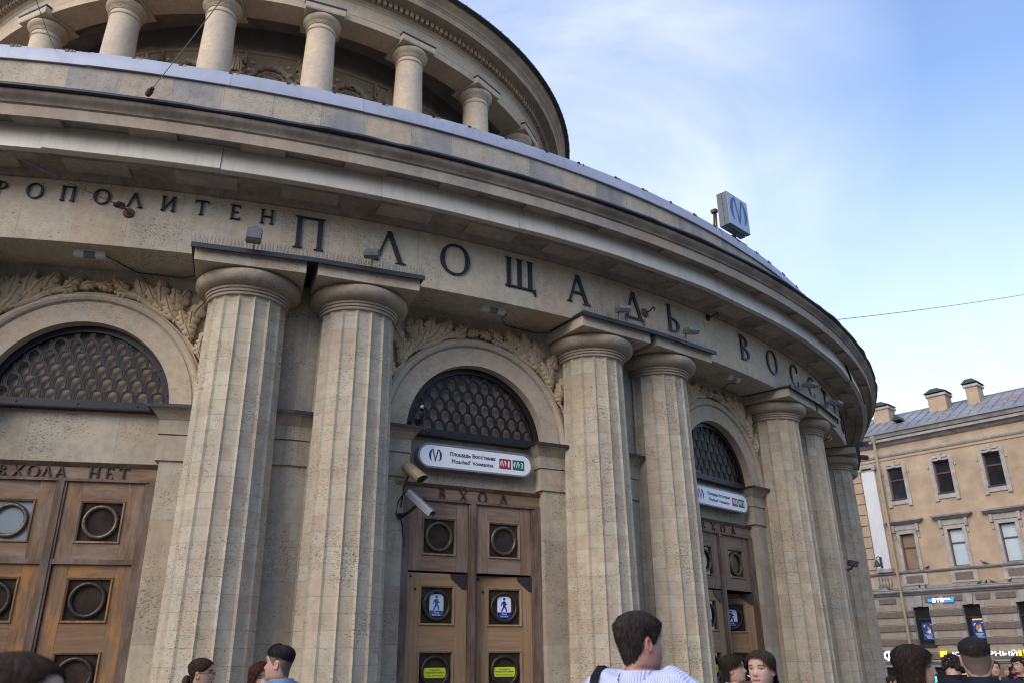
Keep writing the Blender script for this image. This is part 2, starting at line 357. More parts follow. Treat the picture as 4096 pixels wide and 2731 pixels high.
def copy_tree(o, parent=None, loc=None, rz=None):
    c = o.copy(); COL.objects.link(c); c.parent = parent
    if loc is not None: c.location = loc
    if rz is not None: c.rotation_euler = (0, 0, rz)
    for ch in [q for q in bpy.data.objects if q.parent == o]: copy_tree(ch, c)
    return c

AXX, AXY = -8.1953, 24.4810                # axis of the round pavilion
def polar(rad, th, H=0.): return (rad * cos(R(th)), rad * sin(R(th)), H + CZ)
def world(rad, th, H=0.): p = polar(rad, th, H); return (p[0] + AXX, p[1] + AXY, p[2])
def rot(th): return R(th + 90)               # local x to the viewer's right, local y into the building
def text_mesh(txt, width, height=None, bold=0.0, depth=.002, size=1.):
    """flat lettering as a mesh in x,z, centred, front at y=0"""
    cu = bpy.data.curves.new('t', 'FONT'); cu.body = txt; cu.align_x = 'CENTER'; cu.offset = bold; cu.size = size; cu.resolution_u = 3; cu.extrude = 0
    o = bpy.data.objects.new('t', cu); COL.objects.link(o); bpy.context.view_layer.update()
    me = bpy.data.meshes.new_from_object(o.evaluated_get(bpy.context.evaluated_depsgraph_get()))
    co = np.empty(len(me.vertices) * 3); me.vertices.foreach_get('co', co); co = co.reshape(-1, 3)
    fs = [tuple(p.vertices) for p in me.polygons]
    bpy.data.objects.remove(o); bpy.data.curves.remove(cu); bpy.data.meshes.remove(me)
    lo, hi = co.min(0), co.max(0); k = width / (hi[0] - lo[0]); kz = (height / (hi[1] - lo[1])) if height else k
    co = (co - (lo + hi) / 2) * (k, kz, 1)
    return co, fs
def add_text(mb, txt, x, z, width, height=None, y=0., bold=0., mi=0):
    co, fs = text_mesh(txt, width, height, bold); i = len(mb.v)
    mb.v += [(x + c[0], y, z + c[1]) for c in co]
    for f in fs: mb.f.append(tuple(i + k for k in f)); mb.uv.append(None); mb.mi.append(mi)

# serif letters as lists of convex polygons, cap height 1
def gbar(x0, z0, x1, z1, w): return [(x0 - w / 2, z0), (x0 + w / 2, z0), (x1 + w / 2, z1), (x1 - w / 2, z1)]
def gser(x, z, w, up=1, h=.04): return [(x - w, z), (x + w, z), (x + w * .45, z + up * h), (x - w * .45, z + up * h)] if up > 0 else [(x - w * .45, z - h), (x + w * .45, z - h), (x + w, z), (x - w, z)]
def garc(cx, cz, rx, rz, a0, a1, t0, t1, n=18):
    """annular arc whose width swells from t0 at the ends of the vertical axis to t1 at the sides"""
    out = []
    for k in range(n):
        q = []
        for a in (a0 + (a1 - a0) * k / n, a0 + (a1 - a0) * (k + 1) / n):
            c, s_ = cos(R(a)), sin(R(a)); t = t0 + (t1 - t0) * c * c
            q.append(((cx + rx * c, cz + rz * s_), (cx + (rx - t) * c, cz + (rz - min(t, t0 * 1.1)) * s_)))
        out.append([q[0][0], q[1][0], q[1][1], q[0][1]])
    return out
def glyph(ch):
    T, t, s = .135, .065, .14
    st = lambda x: [gbar(x, 0, x, 1, T), gser(x, 0, s), gser(x, 1, s, -1)]
    if ch == 'П': return st(.14) + st(.72) + [gbar(.43, .945, .43, 1., .6)], .86
    if ch == 'Л': return [gbar(.08, 0, .43, 1, .075), gbar(.80, 0, .43, 1, T), gser(.80, 0, .17), gser(.08, 0, .08)], .9
    if ch == 'О': return garc(.48, .5, .48, .52, 0, 360, .06, .15, 40), .96
    if ch == 'С': return garc(.48, .5, .48, .52, 48, 312, .06, .15, 30) + [[(.74, .70), (.81, .70), (.81, .95), (.74, .88)], [(.74, .12), (.81, .05), (.81, .30), (.74, .30)]], .85
    if ch == 'Щ': return [p for x in (.12, .50, .88) for p in (gbar(x, 0, x, 1, T), gser(x, 1, s, -1))] + [gbar(.5, 0, .5, .06, 1.0), [(.96, .06), (1.08, .06), (1.08, -.16), (1.02, -.10)]], 1.08
    if ch == 'А': return [gbar(.10, 0, .44, 1, .075), gbar(.80, 0, .44, 1, T), gser(.10, 0, .12), gser(.80, 0, .17), gbar(.42, .33, .42, .40, .40)], .9
    if ch == 'Д': return [gbar(.12, 0, .44, 1, .075), gbar(.78, 0, .44, 1, T), gbar(.46, 0, .46, .06, .86), [(.03, .0), (.09, .0), (.06, -.14), (.03, -.14)], [(.83, .0), (.90, .0), (.90, -.16), (.86, -.14)]], .92
    if ch == 'Ь': return st(.14) + garc(.18, .26, .46, .27, -90, 90, .055, .14, 16) + [gbar(.16, .47, .16, .53, .14)], .66
    if ch == 'В': return st(.14) + garc(.16, .26, .50, .27, -90, 90, .055, .14, 16) + garc(.16, .755, .42, .245, -90, 90, .055, .13, 16), .68
    if ch == 'Р': return st(.14) + garc(.16, .73, .46, .27, -90, 90, .055, .14, 16), .64
    if ch == 'Т': return [gbar(.40, 0, .40, 1, T), gser(.40, 0, s), gbar(.40, .945, .40, 1, .8), [(0, 1), (.05, 1), (.035, .80), (0, .80)], [(.75, 1), (.80, 1), (.80, .80), (.765, .80)]], .8
    if ch == 'Е': return st(.14) + [gbar(.36, .945, .36, 1, .48), gbar(.36, 0, .36, .055, .52), gbar(.33, .49, .33, .54, .36), [(.55, 1), (.60, 1), (.60, .82), (.575, .82)], [(.57, 0), (.62, 0), (.645, .2), (.61, .2)]], .64
    if ch == 'Н': return st(.14) + st(.72) + [gbar(.43, .48, .43, .54, .5)], .86
    if ch == 'И': return st(.14) + st(.72) + [gbar(.18, .06, .68, .94, .08)], .86
    if ch == 'М': return st(.10) + st(.95) + [gbar(.10, 1, .52, .1, T), gbar(.95, 1, .52, .1, .08)], 1.05
    if ch == 'Х': return [gbar(.78, 0, .10, 1, T), gbar(.10, 0, .76, 1, .075)] + [gser(x, 0, .13) for x in (.10, .78)] + [gser(x, 1, .13, -1) for x in (.10, .76)], .88
    if ch == 'Я': return st(.56) + garc(.54, .73, .44, .27, 90, 270, .055, .14, 16) + [gbar(.08, 0, .42, .48, .11)], .72
def letter_mb(ch, h, depth, mb=None, x=0., z=0., y=0.):
    mb = mb or MB(); polys, w = glyph(ch)
    for k, p in enumerate(polys): mb.prism([(x + (a - w / 2) * h, z + (b - .5) * h) for a, b in p], y - depth - .0004 * (k % 5), y)
    return mb
def emblem(mb, x, z, h, y, mi=0):
    """the metro letter: two swelling arcs joined to a thin V"""
    k = h; A = []; B = []
    def arc(sg):
        A, B = [], []
        for i in range(15):
            a = R(118 + (232 - 118) * i / 14); t = .060 + .120 * sin(PI * i / 14) ** .8
            A.append((x + sg * (-.02 + .50 * cos(a)) * k, z + (.03 + .54 * sin(a)) * k)); B.append((x + sg * (-.02 + (.50 - t) * cos(a)) * k, z + (.03 + (.54 - t * .6) * sin(a)) * k))
        for i in range(14): mb.face([(p[0], y, p[1]) for p in (A[i], A[i + 1], B[i + 1], B[i])], None, mi)
        mb.face([(p[0], y, p[1]) for p in ((x + sg * -.27 * k, z + .5 * k), (x + sg * -.165 * k, z + .5 * k), (x + sg * .04 * k, z - .38 * k), (x + sg * 0 * k, z - .5 * k), (x + sg * -.02 * k, z - .45 * k))], None, mi)
    arc(1); arc(-1)
# ------------------------------------------------------------------ ground
g = MB(); g.face([(-600, -600, 0), (600, -600, 0), (600, 600, 0), (-600, 600, 0)])
g.build('ground', M['asphalt'], kind='structure', smooth=0)

# ------------------------------------------------------------------ the round pavilion
pav = put('metro_pavilion', None, loc=(AXX, AXY, 0), label='round limestone pavilion with paired fluted columns and a columned rotunda on its roof', cat='building')
Z = lambda H: H + CZ
def ring(name, mat, prof, n=360, rj=None, a0=0., a1=360.):
    return MB().lathe([(r, Z(h)) for r, h in prof], n, a0, a1, rj=rj).build(name, mat, pav)
def wob(seed, amp, step):
    r_ = np.random.default_rng(seed); n = int(360 / step); t = r_.normal(0, amp, n + 1); t[-1] = t[0]
    def f(a, k):
        q = (math.degrees(a) % 360) / step; i = int(q) % n; fr = q - int(q); fr = fr * fr * (3 - 2 * fr)
        return t[i] * (1 - fr) + t[(i + 1) % n] * fr
    return f
PER = 16.08; DOORS = {k: -61.95 + PER * k for k in range(-2, 4)}; PAIRS = [-69.99 + PER * k for k in range(-2, 5)]
WR = 16.44                                   # wall plane of a bay
# entablature, cornice and parapet (radius, height above the eye)
ring('architrave', M['frieze'], [(16.2, 4.30), (17.115, 4.30), (17.118, 4.315), (17.115, 5.06)])
ring('bed_moulding', M['cornice'], [(17.05, 5.06), (17.15, 5.06), (17.15, 5.085), (17.165, 5.105), (17.20, 5.125), (17.225, 5.132), (17.40, 5.135), (17.402, 5.115), (17.43, 5.112), (17.50, 5.112), (17.56, 5.118), (17.57, 5.46)])
ring('corona', M['corona'], [(17.50, 5.462), (17.77, 5.456), (17.772, 5.395), (17.80, 5.390), (17.806, 5.52), (17.79, 5.527), (17.79, 5.535), (17.81, 5.541)])
ring('cyma_moulding', M['cornice'], [(17.78, 5.541), (17.818, 5.543), (17.822, 5.556), (17.84, 5.578), (17.872, 5.602), (17.892, 5.628), (17.896, 5.655), (17.88, 5.672)])
wob_a = wob(3, .009, 1.3)
ring('gutter_flashing', M['blackmetal'], [(17.86, 5.660), (17.93, 5.662), (17.942, 5.672), (17.938, 5.696), (17.925, 5.712), (17.1, 5.84)], n=720, rj=lambda a, k: (wob_a(a, k) + (.009 if (math.degrees(a) / 2.9) % 1 < .05 else 0)) if k in (1, 2, 3, 4) else 0)
ring('parapet', M['parapet'], [(17.20, 5.76), (17.20, 6.62)])
ring('roof_deck', M['roofsheet'], [(17.0, 6.55), (9.3, 7.3)], n=180)
def sheets(name, mat, prof, a0, step, amp, seed, gap=.005, lo=-215, hi=145, extra=None):
    mb = MB(); r_ = np.random.default_rng(seed); a = lo + (a0 - lo) % step - step; i = 0
    while a < hi:
        w = wob(seed + i, amp, 3.); d = r_.uniform(0, .004); t = r_.uniform(-.004, .004)
        mb.lathe([(r + d, Z(h)) for r, h in prof], 8, a + gap, a + step - gap, rj=lambda q, k: w(q, k) + t * ((k % 3) - 1)); a += step; i += 1
    if extra: i0 = len(mb.v); mb.v += extra.v; mb.f += [tuple(q + i0 for q in f) for f in extra.f]; mb.uv += extra.uv; mb.mi += [m_ + 1 for m_ in extra.mi]
    return mb.build(name, [mat, M['socket'], M['beigepaint']], pav)
fas = sheets('fascia_sheets', M['cream'], [(17.55, 5.115), (17.635, 5.117), (17.638, 5.123), (17.582, 5.452), (17.56, 5.455)], -79.5, 5.87, .010, 11)
cl = MB()
for k in range(60):
    a = -125 + k * 2.05 + random.uniform(-.3, .3); rr, h = 17.162, 6.806
    for j, (da, w, hh, mi) in enumerate(((0, .02, .018, 0), (.16, .012, .012, 1), (.27, .012, .012, 1))):
        if random.random() < .25 and j: continue
        p = Vector(polar(rr, a + da, h)); u = Vector((-sin(R(a)), cos(R(a)), 0)); n_ = Vector((cos(R(a)), sin(R(a)), 0))
        cl.obox(p, u * w, n_ * .012, Vector((0, 0, hh)), mi)
flash = sheets('parapet_flashing', M['zinc'], [(17.202, 6.572), (17.232, 6.570), (17.235, 6.578), (17.158, 6.816), (17.143, 6.822), (16.7, 6.84), (16.69, 6.6)], -79.27, 5.4, .003, 23, extra=cl)

mu2 = MB().frus((-.33, .33, -.10, .16, -.012), (-.33, .33, -.10, .16, .025)).mesh('soffit_block', M['corona'])
for k in range(-12, 15): put('soffit_block', mu2, pav, polar(17.40, -77.9 + 3.77 * k, 5.120), rot(-77.9 + 3.77 * k))
mu = MB().frus((-.245, .245, -.045, .20, -.022), (-.245, .245, -.045, .20, .022)).mesh('mutule', M['corona'])
for k in range(-12, 15): put('mutule', mu, pav, polar(17.72, -79.77 + 3.77 * k, 5.436), rot(-79.77 + 3.77 * k))

# fluted columns with capitals
NF = 16
def shaft_mesh():
    zs = [0, .4, .9, 1.5, 2.1, 2.7, 3.3, 3.9, 4.5, 5.0, 5.30, 5.385, 5.42, 5.438, 5.45]; P = []; UV = []; top = Z(3.875)
    zs = [z * top / 5.45 for z in zs]
    for z in zs:
        u = z / top; r = .482 - .010 * u - .034 * u * u; row = []; uvr = []
        e = max(0., (z - (top - .055)) / .055); d = .029 * math.sqrt(max(0, 1 - e * e))
        for f in range(NF):
            for j in range(8):
                t = j / 8; a = 2 * PI * (f + t) / NF + PI / NF; q = 0. if j == 0 else math.sqrt(max(0, 1 - (2 * t - 1) ** 2)) ** .9
                row.append(((r - d * q) * cos(a), (r - d * q) * sin(a), z)); uvr.append((f + t, z))
        row.append(row[0]); uvr.append((NF, z)); P.append(row); UV.append(uvr)
    return MB().grid(P, UV).mesh('column', M['column'], 24)
shaft = shaft_mesh()
cap = MB().lathe([(r, Z(h)) for r, h in [(.40, 3.860), (.454, 3.868), (.459, 3.892), (.447, 3.898), (.447, 3.902), (.466, 3.906), (.471, 3.928), (.460, 3.933), (.460, 3.937), (.478, 3.941), (.484, 3.964), (.476, 3.970), (.488, 3.972), (.542, 3.988), (.576, 4.014), (.594, 4.050), (.599, 4.084), (.592, 4.112), (.574, 4.134), (.55, 4.148)]], 72).mesh('capital', M['capital'], 30)
aba = MB().frus((-.60, .60, -.597, .5, Z(4.148)), (-.603, .603, -.60, .5, Z(4.292))).mesh('abacus', M['arch'], 0)
lead = MB().box(-.645, .667, -.665, .1, Z(4.293), Z(4.320)).box(-.645, .667, -.668, -.655, Z(4.268), Z(4.324)).mesh('lead_cap', M['lead'], 0)
leadm = MB().box(-.667, .645, -.665, .1, Z(4.293), Z(4.320)).box(-.667, .645, -.668, -.655, Z(4.268), Z(4.324)).mesh('lead_cap', M['lead'], 0)
CR, CH = 16.69, 2.21
for p in PAIRS:
    for sg in (-1, 1):
        th = p + sg * CH
        c = put('column', shaft, pav, polar(CR, th, -CZ), rot(th) + R(360 / NF) * random.randint(0, 15))
        rz = rot(th) - c.rotation_euler.z
        put('capital', cap, c); put('abacus', aba, c, rz=rz); put('lead_cap', lead if sg < 0 else leadm, c, rz=rz)

# bays: walls, arches, grilles
ow, arR, spr = .955, .970, 2.665             # half opening, inner arch radius, springing
def arcpts(r, n, a0=0, a1=180): return [(r * cos(R(a0 + (a1 - a0) * i / n)), Z(spr) + r * sin(R(a0 + (a1 - a0) * i / n))) for i in range(n + 1)]
XW = WR * math.tan(R(PER / 2))
def bay_wall():
    mb = MB(); n = 32; a = arcpts(arR, n)
    top = [(arR * cos(R(180 * i / n)) * 1.0, Z(4.33)) for i in range(n + 1)]
    for i in range(n): mb.face([(a[i][0], 0, a[i][1]), (top[i][0], 0, top[i][1]), (top[i + 1][0], 0, top[i + 1][1]), (a[i + 1][0], 0, a[i + 1][1])])
    for sg in (-1, 1):
        mb.face([(sg * arR, 0, Z(spr)), (sg * XW, 0, Z(spr)), (sg * XW, 0, Z(4.33)), (sg * arR, 0, Z(4.33))])
        mb.box(*sorted((sg * ow, sg * (XW + .006))), -.02, .32, 0, Z(2.085))
        for z0, z1, p0, p1 in ((2.085, 2.362, .045, .045), (2.362, 2.376, .03, .03), (2.376, 2.538, .055, .055), (2.538, 2.560, .06, .075), (2.560, 2.622, .075, .125), (2.622, 2.657, .125, .155)):
            A = (*sorted((sg * (ow - p0), sg * (XW + .012 + p0 * .15))), -p0, .32, Z(z0)); B = (*sorted((sg * (ow - p1), sg * (XW + .012 + p1 * .15))), -p1, .32, Z(z1)); mb.frus(A, B)
    mb.box(-ow, ow, .13, .34, Z(2.05), Z(2.64))
    return mb.mesh('bay_wall', M['wall'], 20)
def bay_arch():
    mb = MB(); n = 48
    prof = [(arR, .20), (arR, -.045), (1.205, -.05), (1.212, -.035), (1.22, -.036), (1.235, -.075), (1.265, -.092), (1.295, -.085), (1.312, -.06), (1.33, -.055), (1.33, .01)]
    P = []; UV = []
    for i in range(n + 1):
        t = R(180 * i / n); P.append([(r * cos(t), y, Z(spr) + r * sin(t)) for r, y in prof]); UV.append([(1.1 * t, .25 + r * .15) for r, y in prof])
    mb.grid(P, UV)
    return mb.mesh('archivolt', M['arch'], 30)
def bay_caps():
    mb = MB()
    for sg in (-1, 1): mb.box(*sorted((sg * (ow - .185), sg * (XW + .03))), -.185, .1, Z(2.659), Z(2.679)); mb.box(*sorted((sg * (ow - .192), sg * (XW + .03))), -.192, -.18, Z(2.645), Z(2.683))
    mb.frus((-ow, ow, .02, .3, Z(2.642)), (-ow, ow, .06, .3, Z(2.668)))
    return mb.mesh('impost_cap', M['lead'], 0)
def bay_grille():
    mb = MB(); y = .115; r0, r1 = .895, .969
    a, b = arcpts(r1, 48), arcpts(r0, 48)
    mb.strip(a, b, y - .03, y + .03)
    mb.box(-.95, .95, y - .032, y + .03, Z(2.668), Z(2.755))
    for i in range(9):
        t = R(12 + i * 19.5); mb.ball((.93 * cos(t), y - .031, Z(spr) + .93 * sin(t)), .012, .008, .012, 8, 5)
    for x in (-.62, 0, .62): mb.ball((x, y - .033, Z(2.71)), .013, .008, .013, 8, 5)
    px, pz = .160, .146
    for row in range(7):
        zc = 2.755 + .068 + row * pz
        for i in range(-7, 8):
            xc = i * px + (px / 2 if row % 2 else 0) + .01
            if math.hypot(xc, zc - spr) >.93: continue
            hw_ = px / 2 - .014; path = [(xc - hw_, zc - .080), (xc - hw_, zc)] + [(xc - hw_ * cos(R(180 * k / 10)), zc + .066 * sin(R(180 * k / 10))) for k in range(1, 10)] + [(xc + hw_, zc), (xc + hw_, zc - .080)]
            for k in range(len(path) - 1):
                (x0, z0), (x1, z1) = path[k], path[k + 1]
                if max(math.hypot(x0, z0 - spr), math.hypot(x1, z1 - spr)) > .93 or min(z0, z1) < 2.72: continue
                dx, dz = x1 - x0, z1 - z0; l = math.hypot(dx, dz); nx, nz = -dz / l, dx / l
                for w0, w1, yy in ((-.0135, -.004, .0), (.004, .0135, .0), (-.004, .004, .006)):
                    mb.prism([(x0 + nx * w0, Z(z0 + nz * w0)), (x0 + nx * w1, Z(z0 + nz * w1)), (x1 + nx * w1, Z(z1 + nz * w1)), (x1 + nx * w0, Z(z1 + nz * w0))], y - .010 + yy, y + .008, 0, False)
    return mb.mesh('lunette_grille', M['iron'], 0)
def bay_pane():
    mb = MB(); a = arcpts(.965, 32); mb.face([(x, .175, z) for x, z in a]); return mb.mesh('pane', M['dusty'], 0)
def oak_leaf(mb, x, z, ang, ln, wd_, y0, lift, side=1):
    ns, nw = 36, 6; P = []; ca, sa = cos(ang), sin(ang)
    for i in range(ns + 1):
        s = i / ns; lob = .64 + .44 * abs(sin(PI * (3.5 * s + .2))) ** .65; w = wd_ * (sin(PI * min(1, s ** .80 * .97 + .02)) ** .6) * (.48 + .52 * s) * lob
        if s < .12: w = wd_ * .10
        row = []
        for j in range(-nw, nw + 1):
            t = j / nw; d = lift * (sin(PI * s) * .9 + .55 * s) + .030 * (1 - t * t) - .018 * (1 - min(1, abs(t) * 6)) + .008 * (abs(sin(PI * (3.5 * s + .2))) - .5) * 1.4 * abs(t)
            lx, lz = s * ln, t * w + .03 * side * s * s; row.append((x + lx * ca - lz * sa, y0 - d, z + lx * sa + lz * ca))
        P.append(row)
    mb.grid(P)
    for e in (0, -1):
        mb.grid([[(q[e][0], q[e][1], q[e][2]) for q in P], [(q[e][0], y0 + .01, q[e][2]) for q in P]])
    mb.grid([P[-1], [(q[0], y0 + .01, q[2]) for q in P[-1]]])
def bay_spray(sg):
    mb = MB(); rr = random.Random(5)
    stem = [(sg * (1.365 + .03 * sin(k * 1.7)) * cos(R(17 + k * 6.6)), -.05, Z(spr) + (1.365 + .03 * sin(k * 1.7)) * sin(R(17 + k * 6.6))) for k in range(10)]
    mb.tube(stem, [.016 + .003 * k for k in range(10)], 7)
    # angle on the arch, extra turn of the leaf, length
    for a, tn, ln in ((22, 20, .27), (28, 50, .22), (33, 14, .36), (39, 44, .33), (44, 12, .42), (50, 40, .40), (53, 8, .40), (58, 34, .38), (63, 6, .34), (67, 38, .31), (71, 12, .27), (75, 52, .25), (79, 30, .22), (82, 66, .22),
                      (26, 74, .20), (36, 72, .26), (41, 60, .30), (47, 72, .29), (51, 54, .33), (60, 52, .30), (56, 68, .28), (65, 74, .25), (73, 84, .22)):
        t = R(a); x, z = sg * 1.37 * cos(t), spr + 1.37 * sin(t); d = t + R(tn); ln *= rr.uniform(.94, 1.06)
        if z + sin(d) * ln > 4.275: d = t + R(tn + 22); ln = min(ln, max(.16, (4.285 - z) / max(.2, sin(d))))
        lim = 1.74 - abs(x)
        if cos(d) * ln > lim: ln = max(.15, lim / cos(d))
        oak_leaf(mb, x, Z(z), math.atan2(sin(d), sg * cos(d)), ln, .038 + ln * .20, -.008 - .030 * (tn > 30), .022 + .02 * rr.random(), sg)
    return mb.mesh('oak_spray', M['relief'], 32)
ME = dict(wall=bay_wall(), arch=bay_arch(), caps=bay_caps(), grille=bay_grille(), pane=bay_pane(), sl=bay_spray(-1), sr=bay_spray(1))
for k, th in DOORS.items():
    a = dict(parent=pav, loc=polar(WR, th, -CZ), rz=rot(th))
    put('bay_wall', ME['wall'], **a); put('archivolt', ME['arch'], **a); put('impost_cap', ME['caps'], **a)
    gr = put('lunette_grille', ME['grille'], **a); put('pane', ME['pane'], gr)
    put('oak_spray', ME['sl'], **a); put('oak_spray', ME['sr'], **a)
lo_, hi_ = DOORS[-2] - PER / 2, DOORS[3] + PER / 2
MB().lathe([(WR + .1, 0), (WR + .1, Z(4.33))], 120, hi_, lo_ + 360).build('rear_wall', M['wall'], pav)
MB().lathe([(15.6, 0), (15.6, Z(4.2)), (16.3, Z(4.2))], 120, lo_, hi_).build('lobby_wall', M['dark'], pav)

# doors
def bevframe(mb, xc, zc, hw, w, y, d, mi=0):
    """square moulded frame round a window"""
    o, i = hw + w, hw
    for (x0, z0, x1, z1) in ((-1, 1, 1, 1), (1, 1, 1, -1), (1, -1, -1, -1), (-1, -1, -1, 1)):
        O0, O1 = (xc + x0 * o, zc + z0 * o), (xc + x1 * o, zc + z1 * o); m_ = (o + i) / 2 + .004; M0, M1 = (xc + x0 * m_, zc + z0 * m_), (xc + x1 * m_, zc + z1 * m_); I0, I1 = (xc + x0 * i, zc + z0 * i), (xc + x1 * i, zc + z1 * i)
        mb.face([(O0[0], y, O0[1]), (O1[0], y, O1[1]), (M1[0], y - d, M1[1]), (M0[0], y - d, M0[1])], None, mi)
        mb.face([(M0[0], y - d, M0[1]), (M1[0], y - d, M1[1]), (I1[0], y - d * .3, I1[1]), (I0[0], y - d * .3, I0[1])], None, mi)
        mb.face([(I0[0], y - d * .3, I0[1]), (I1[0], y - d * .3, I1[1]), (I1[0], y + .045, I1[1]), (I0[0], y + .045, I0[1])], None, mi)
HW = .200
def leaf_mesh(w, z0, z1, wins, th=.05, name='door_leaf', mat=None):
    """stiles, rails and square moulded openings; local x centred, front at y=0"""
    mb = MB(); h = w / 2; s = HW + .028
    mb.box(-h, -s, 0, th, z0, z1); mb.box(s, h, 0, th, z0, z1)
    zz = sorted(wins); e = [z0] + [q for z in zz for q in (z - s, z + s)] + [z1]
    for k in range(0, len(e), 2):
        if e[k + 1] - e[k] > .36:
            m_ = (e[k] + e[k + 1]) / 2; mb.box(-s + .002, s - .002, .002, th, e[k], m_ - .001, 1); mb.box(-s + .002, s - .002, .002, th, m_ + .001, e[k + 1], 1)
        else: mb.box(-s + .002, s - .002, .002, th, e[k], e[k + 1], 1)
    for z in zz: bevframe(mb, 0, z, HW, .028, 0, .016)
    return mb.mesh(name, [mat, next(M[q + '_x'] for q in WA if M[q] is mat)], 0)
ringm = MB().torus((0, 0, 0), .160, .023, 'Y', 48, 10, bump=.07, nb=30).mesh('window_ring', M['bronze'], 60)
ringd = ringm.copy(); ringd.materials[0] = M['bronze_dark']
glass = MB().box(-HW, HW, .028, .034, -HW, HW)
gl_d, gl_f = glass.mesh('window_glass', M['glass_dark'], 0), glass.mesh('window_glass', M['glass_frost'], 0)
YD = .10                                    # door plane behind the bay wall plane
WINS = [.645, -.075, -.795]
LW = .765
def door(k, up, lf, fr, word, right_open, bar, frost=()):
    th = DOORS[k]; mb = MB()
    for sg in (-1, 1):
        mb.box(*sorted((sg * .828, sg * .955)), YD - .02, YD + .2, 0, Z(1.855)); mb.box(*sorted((sg * .878, sg * .956)), YD - .035, YD + .2, 0, Z(1.868))
    mb.box(-.053, .053, YD - .02, YD + .12, 0, Z(1.855)); mb.box(-.030, .030, YD - .034, YD, 0, Z(1.855))
    mb.box(-.955, .955, YD - .034, YD + .2, Z(1.853), Z(1.882)); mb.frus((-.955, .955, YD - .02, YD + .2, Z(2.010)), (-.955, .955, YD - .06, YD + .2, Z(2.050)))
    if bar: mb.box(-.955, .955, YD - .022, YD + .1, Z(.995), Z(1.045))
    fb = MB().box(-.953, .953, YD - .012, YD + .18, Z(1.881), Z(2.010), 1)
    D = mb.build('door', fr, pav, polar(WR, th, -CZ), rot(th), smooth=0)
    fb.build('transom_board', [up, M[next(q for q in WA if M[q] is up) + '_x']], D, smooth=0)
    xs = (-.42, -.139, .125, .425) if word == 'ВХОД' else (-.60, -.45, -.30, -.165, -.03, 9, .30, .45, .595)
    for c, x in zip(word, xs):
        if c != ' ': letter_mb(c, .126, .018, None, x, Z(1.945), YD - .012).build('letter', M['bronze_dark'], D, smooth=0)
    tm = leaf_mesh(LW, Z(1.028), Z(1.855), [Z(1.432)], name='transom_panel', mat=up)
    dm = leaf_mesh(LW, 0.03, Z(1.005) if not bar else Z(.995), [Z(q) for q in WINS], name='door_leaf', mat=lf)
    dmo = leaf_mesh(LW - .05, .03, Z(1.005), [Z(q) for q in WINS], name='door_leaf', mat=lf)
    out_ = []
    for sg in (-1, 1):
        xc = sg * (.053 + LW / 2 + .004)
        t = put('transom_panel', tm, D, (xc, YD, 0)); dm_ = dmo if (sg > 0 and right_open) else dm
        put('window_ring', ringm, D, (xc, YD + .012, Z(1.432))); put('window_glass', gl_f if ('t', sg) in frost else gl_d, D, (xc, YD, Z(1.432)))
        ang = right_open if sg > 0 else 0.
        hx = .053 + LW + .008
        Mx = Matrix.Translation((sg * hx, YD + .01, 0)) @ Matrix.Rotation(sg * -ang, 4, 'Z') @ Matrix.Translation((-sg * (LW - (.05 if dm_ is dmo else 0)) / 2, 0, 0))
        lo = put('door_leaf', dm_, D); lo.matrix_local = Mx
        for q in WINS:
            for me_, nm, yy in ((ringd if q > -.4 else ringm, 'window_ring', .012), (gl_d, 'window_glass', 0)):
                o = put(nm, me_, D); o.matrix_local = Mx @ Matrix.Translation((0, yy, Z(q)))
        out_.append(D.matrix_basis @ Mx)
        if not bar:
            b = MB().prism([(-.205, Z(1.004)), (.01, Z(1.004)), (.0, Z(.835)), (-.05, Z(.835)), (-.195, Z(.955))], -.012, 0); bo = b.build('corner_bracket', M['bracket'], D, smooth=0); bo.matrix_local = Mx @ Matrix.Translation((LW / 2 - .012, 0, 0))
            b = MB().ball((-LW / 2 + .045, -.004, Z(.965)), .016, .01, .016, 8, 5).ball((-LW / 2 + .105, -.004, Z(.82)), .017, .01, .017, 8, 5); bo = b.build('bolt_head', M['blackp'], D); bo.matrix_local = Mx
    return D, out_
door(-2, M['wood_up'], M['wood_leaf'], M['wood_frame'], 'ВХОДА НЕТ', 0, True)
door(-1, M['wood_oldup'], M['wood_old'], M['wood_oldframe'], 'ВХОДА НЕТ', 0, True, frost=(('t', -1),))
DL = {0: door(0, M['wood_up'], M['wood_leaf'], M['wood_frame'], 'ВХОД', R(8), False), 1: door(1, M['wood_up'], M['wood_leaf'], M['wood_frame'], 'ВХОД', R(50), False)}
door(2, M['wood_up'], M['wood_leaf'], M['wood_frame'], 'ВХОД', 0, False)
door(3, M['wood_up'], M['wood_leaf'], M['wood_frame'], 'ВХОД', 0, False)

# raised letters on the frieze
LETTERS = list(zip('МЕТ', (-84.9, -83.65, -82.45), [4.888] * 3, [.185] * 3))
LETTERS += list(zip('РОПОЛИТЕН', (-81.25, -80.11, -78.97, -77.80, -76.65, -75.46, -74.27, -73.03, -71.85), [4.889] * 9, [.184] * 9))
LETTERS += list(zip('ПЛОЩАДЬВОССТАНИЯ', (-70.19, -66.96, -64.09, -60.95, -57.89, -54.51, -51.75, -45.55, -42.4, -39.3, -36.3, -33.2, -30.1, -27., -24., -21.), [4.755] * 16, [.42] * 16))
for c, th, h, s in LETTERS:
    o = letter_mb(c, s, .020).build('letter', M['bronze_letter'], pav, polar(17.12, th, h), rot(th), smooth=0)
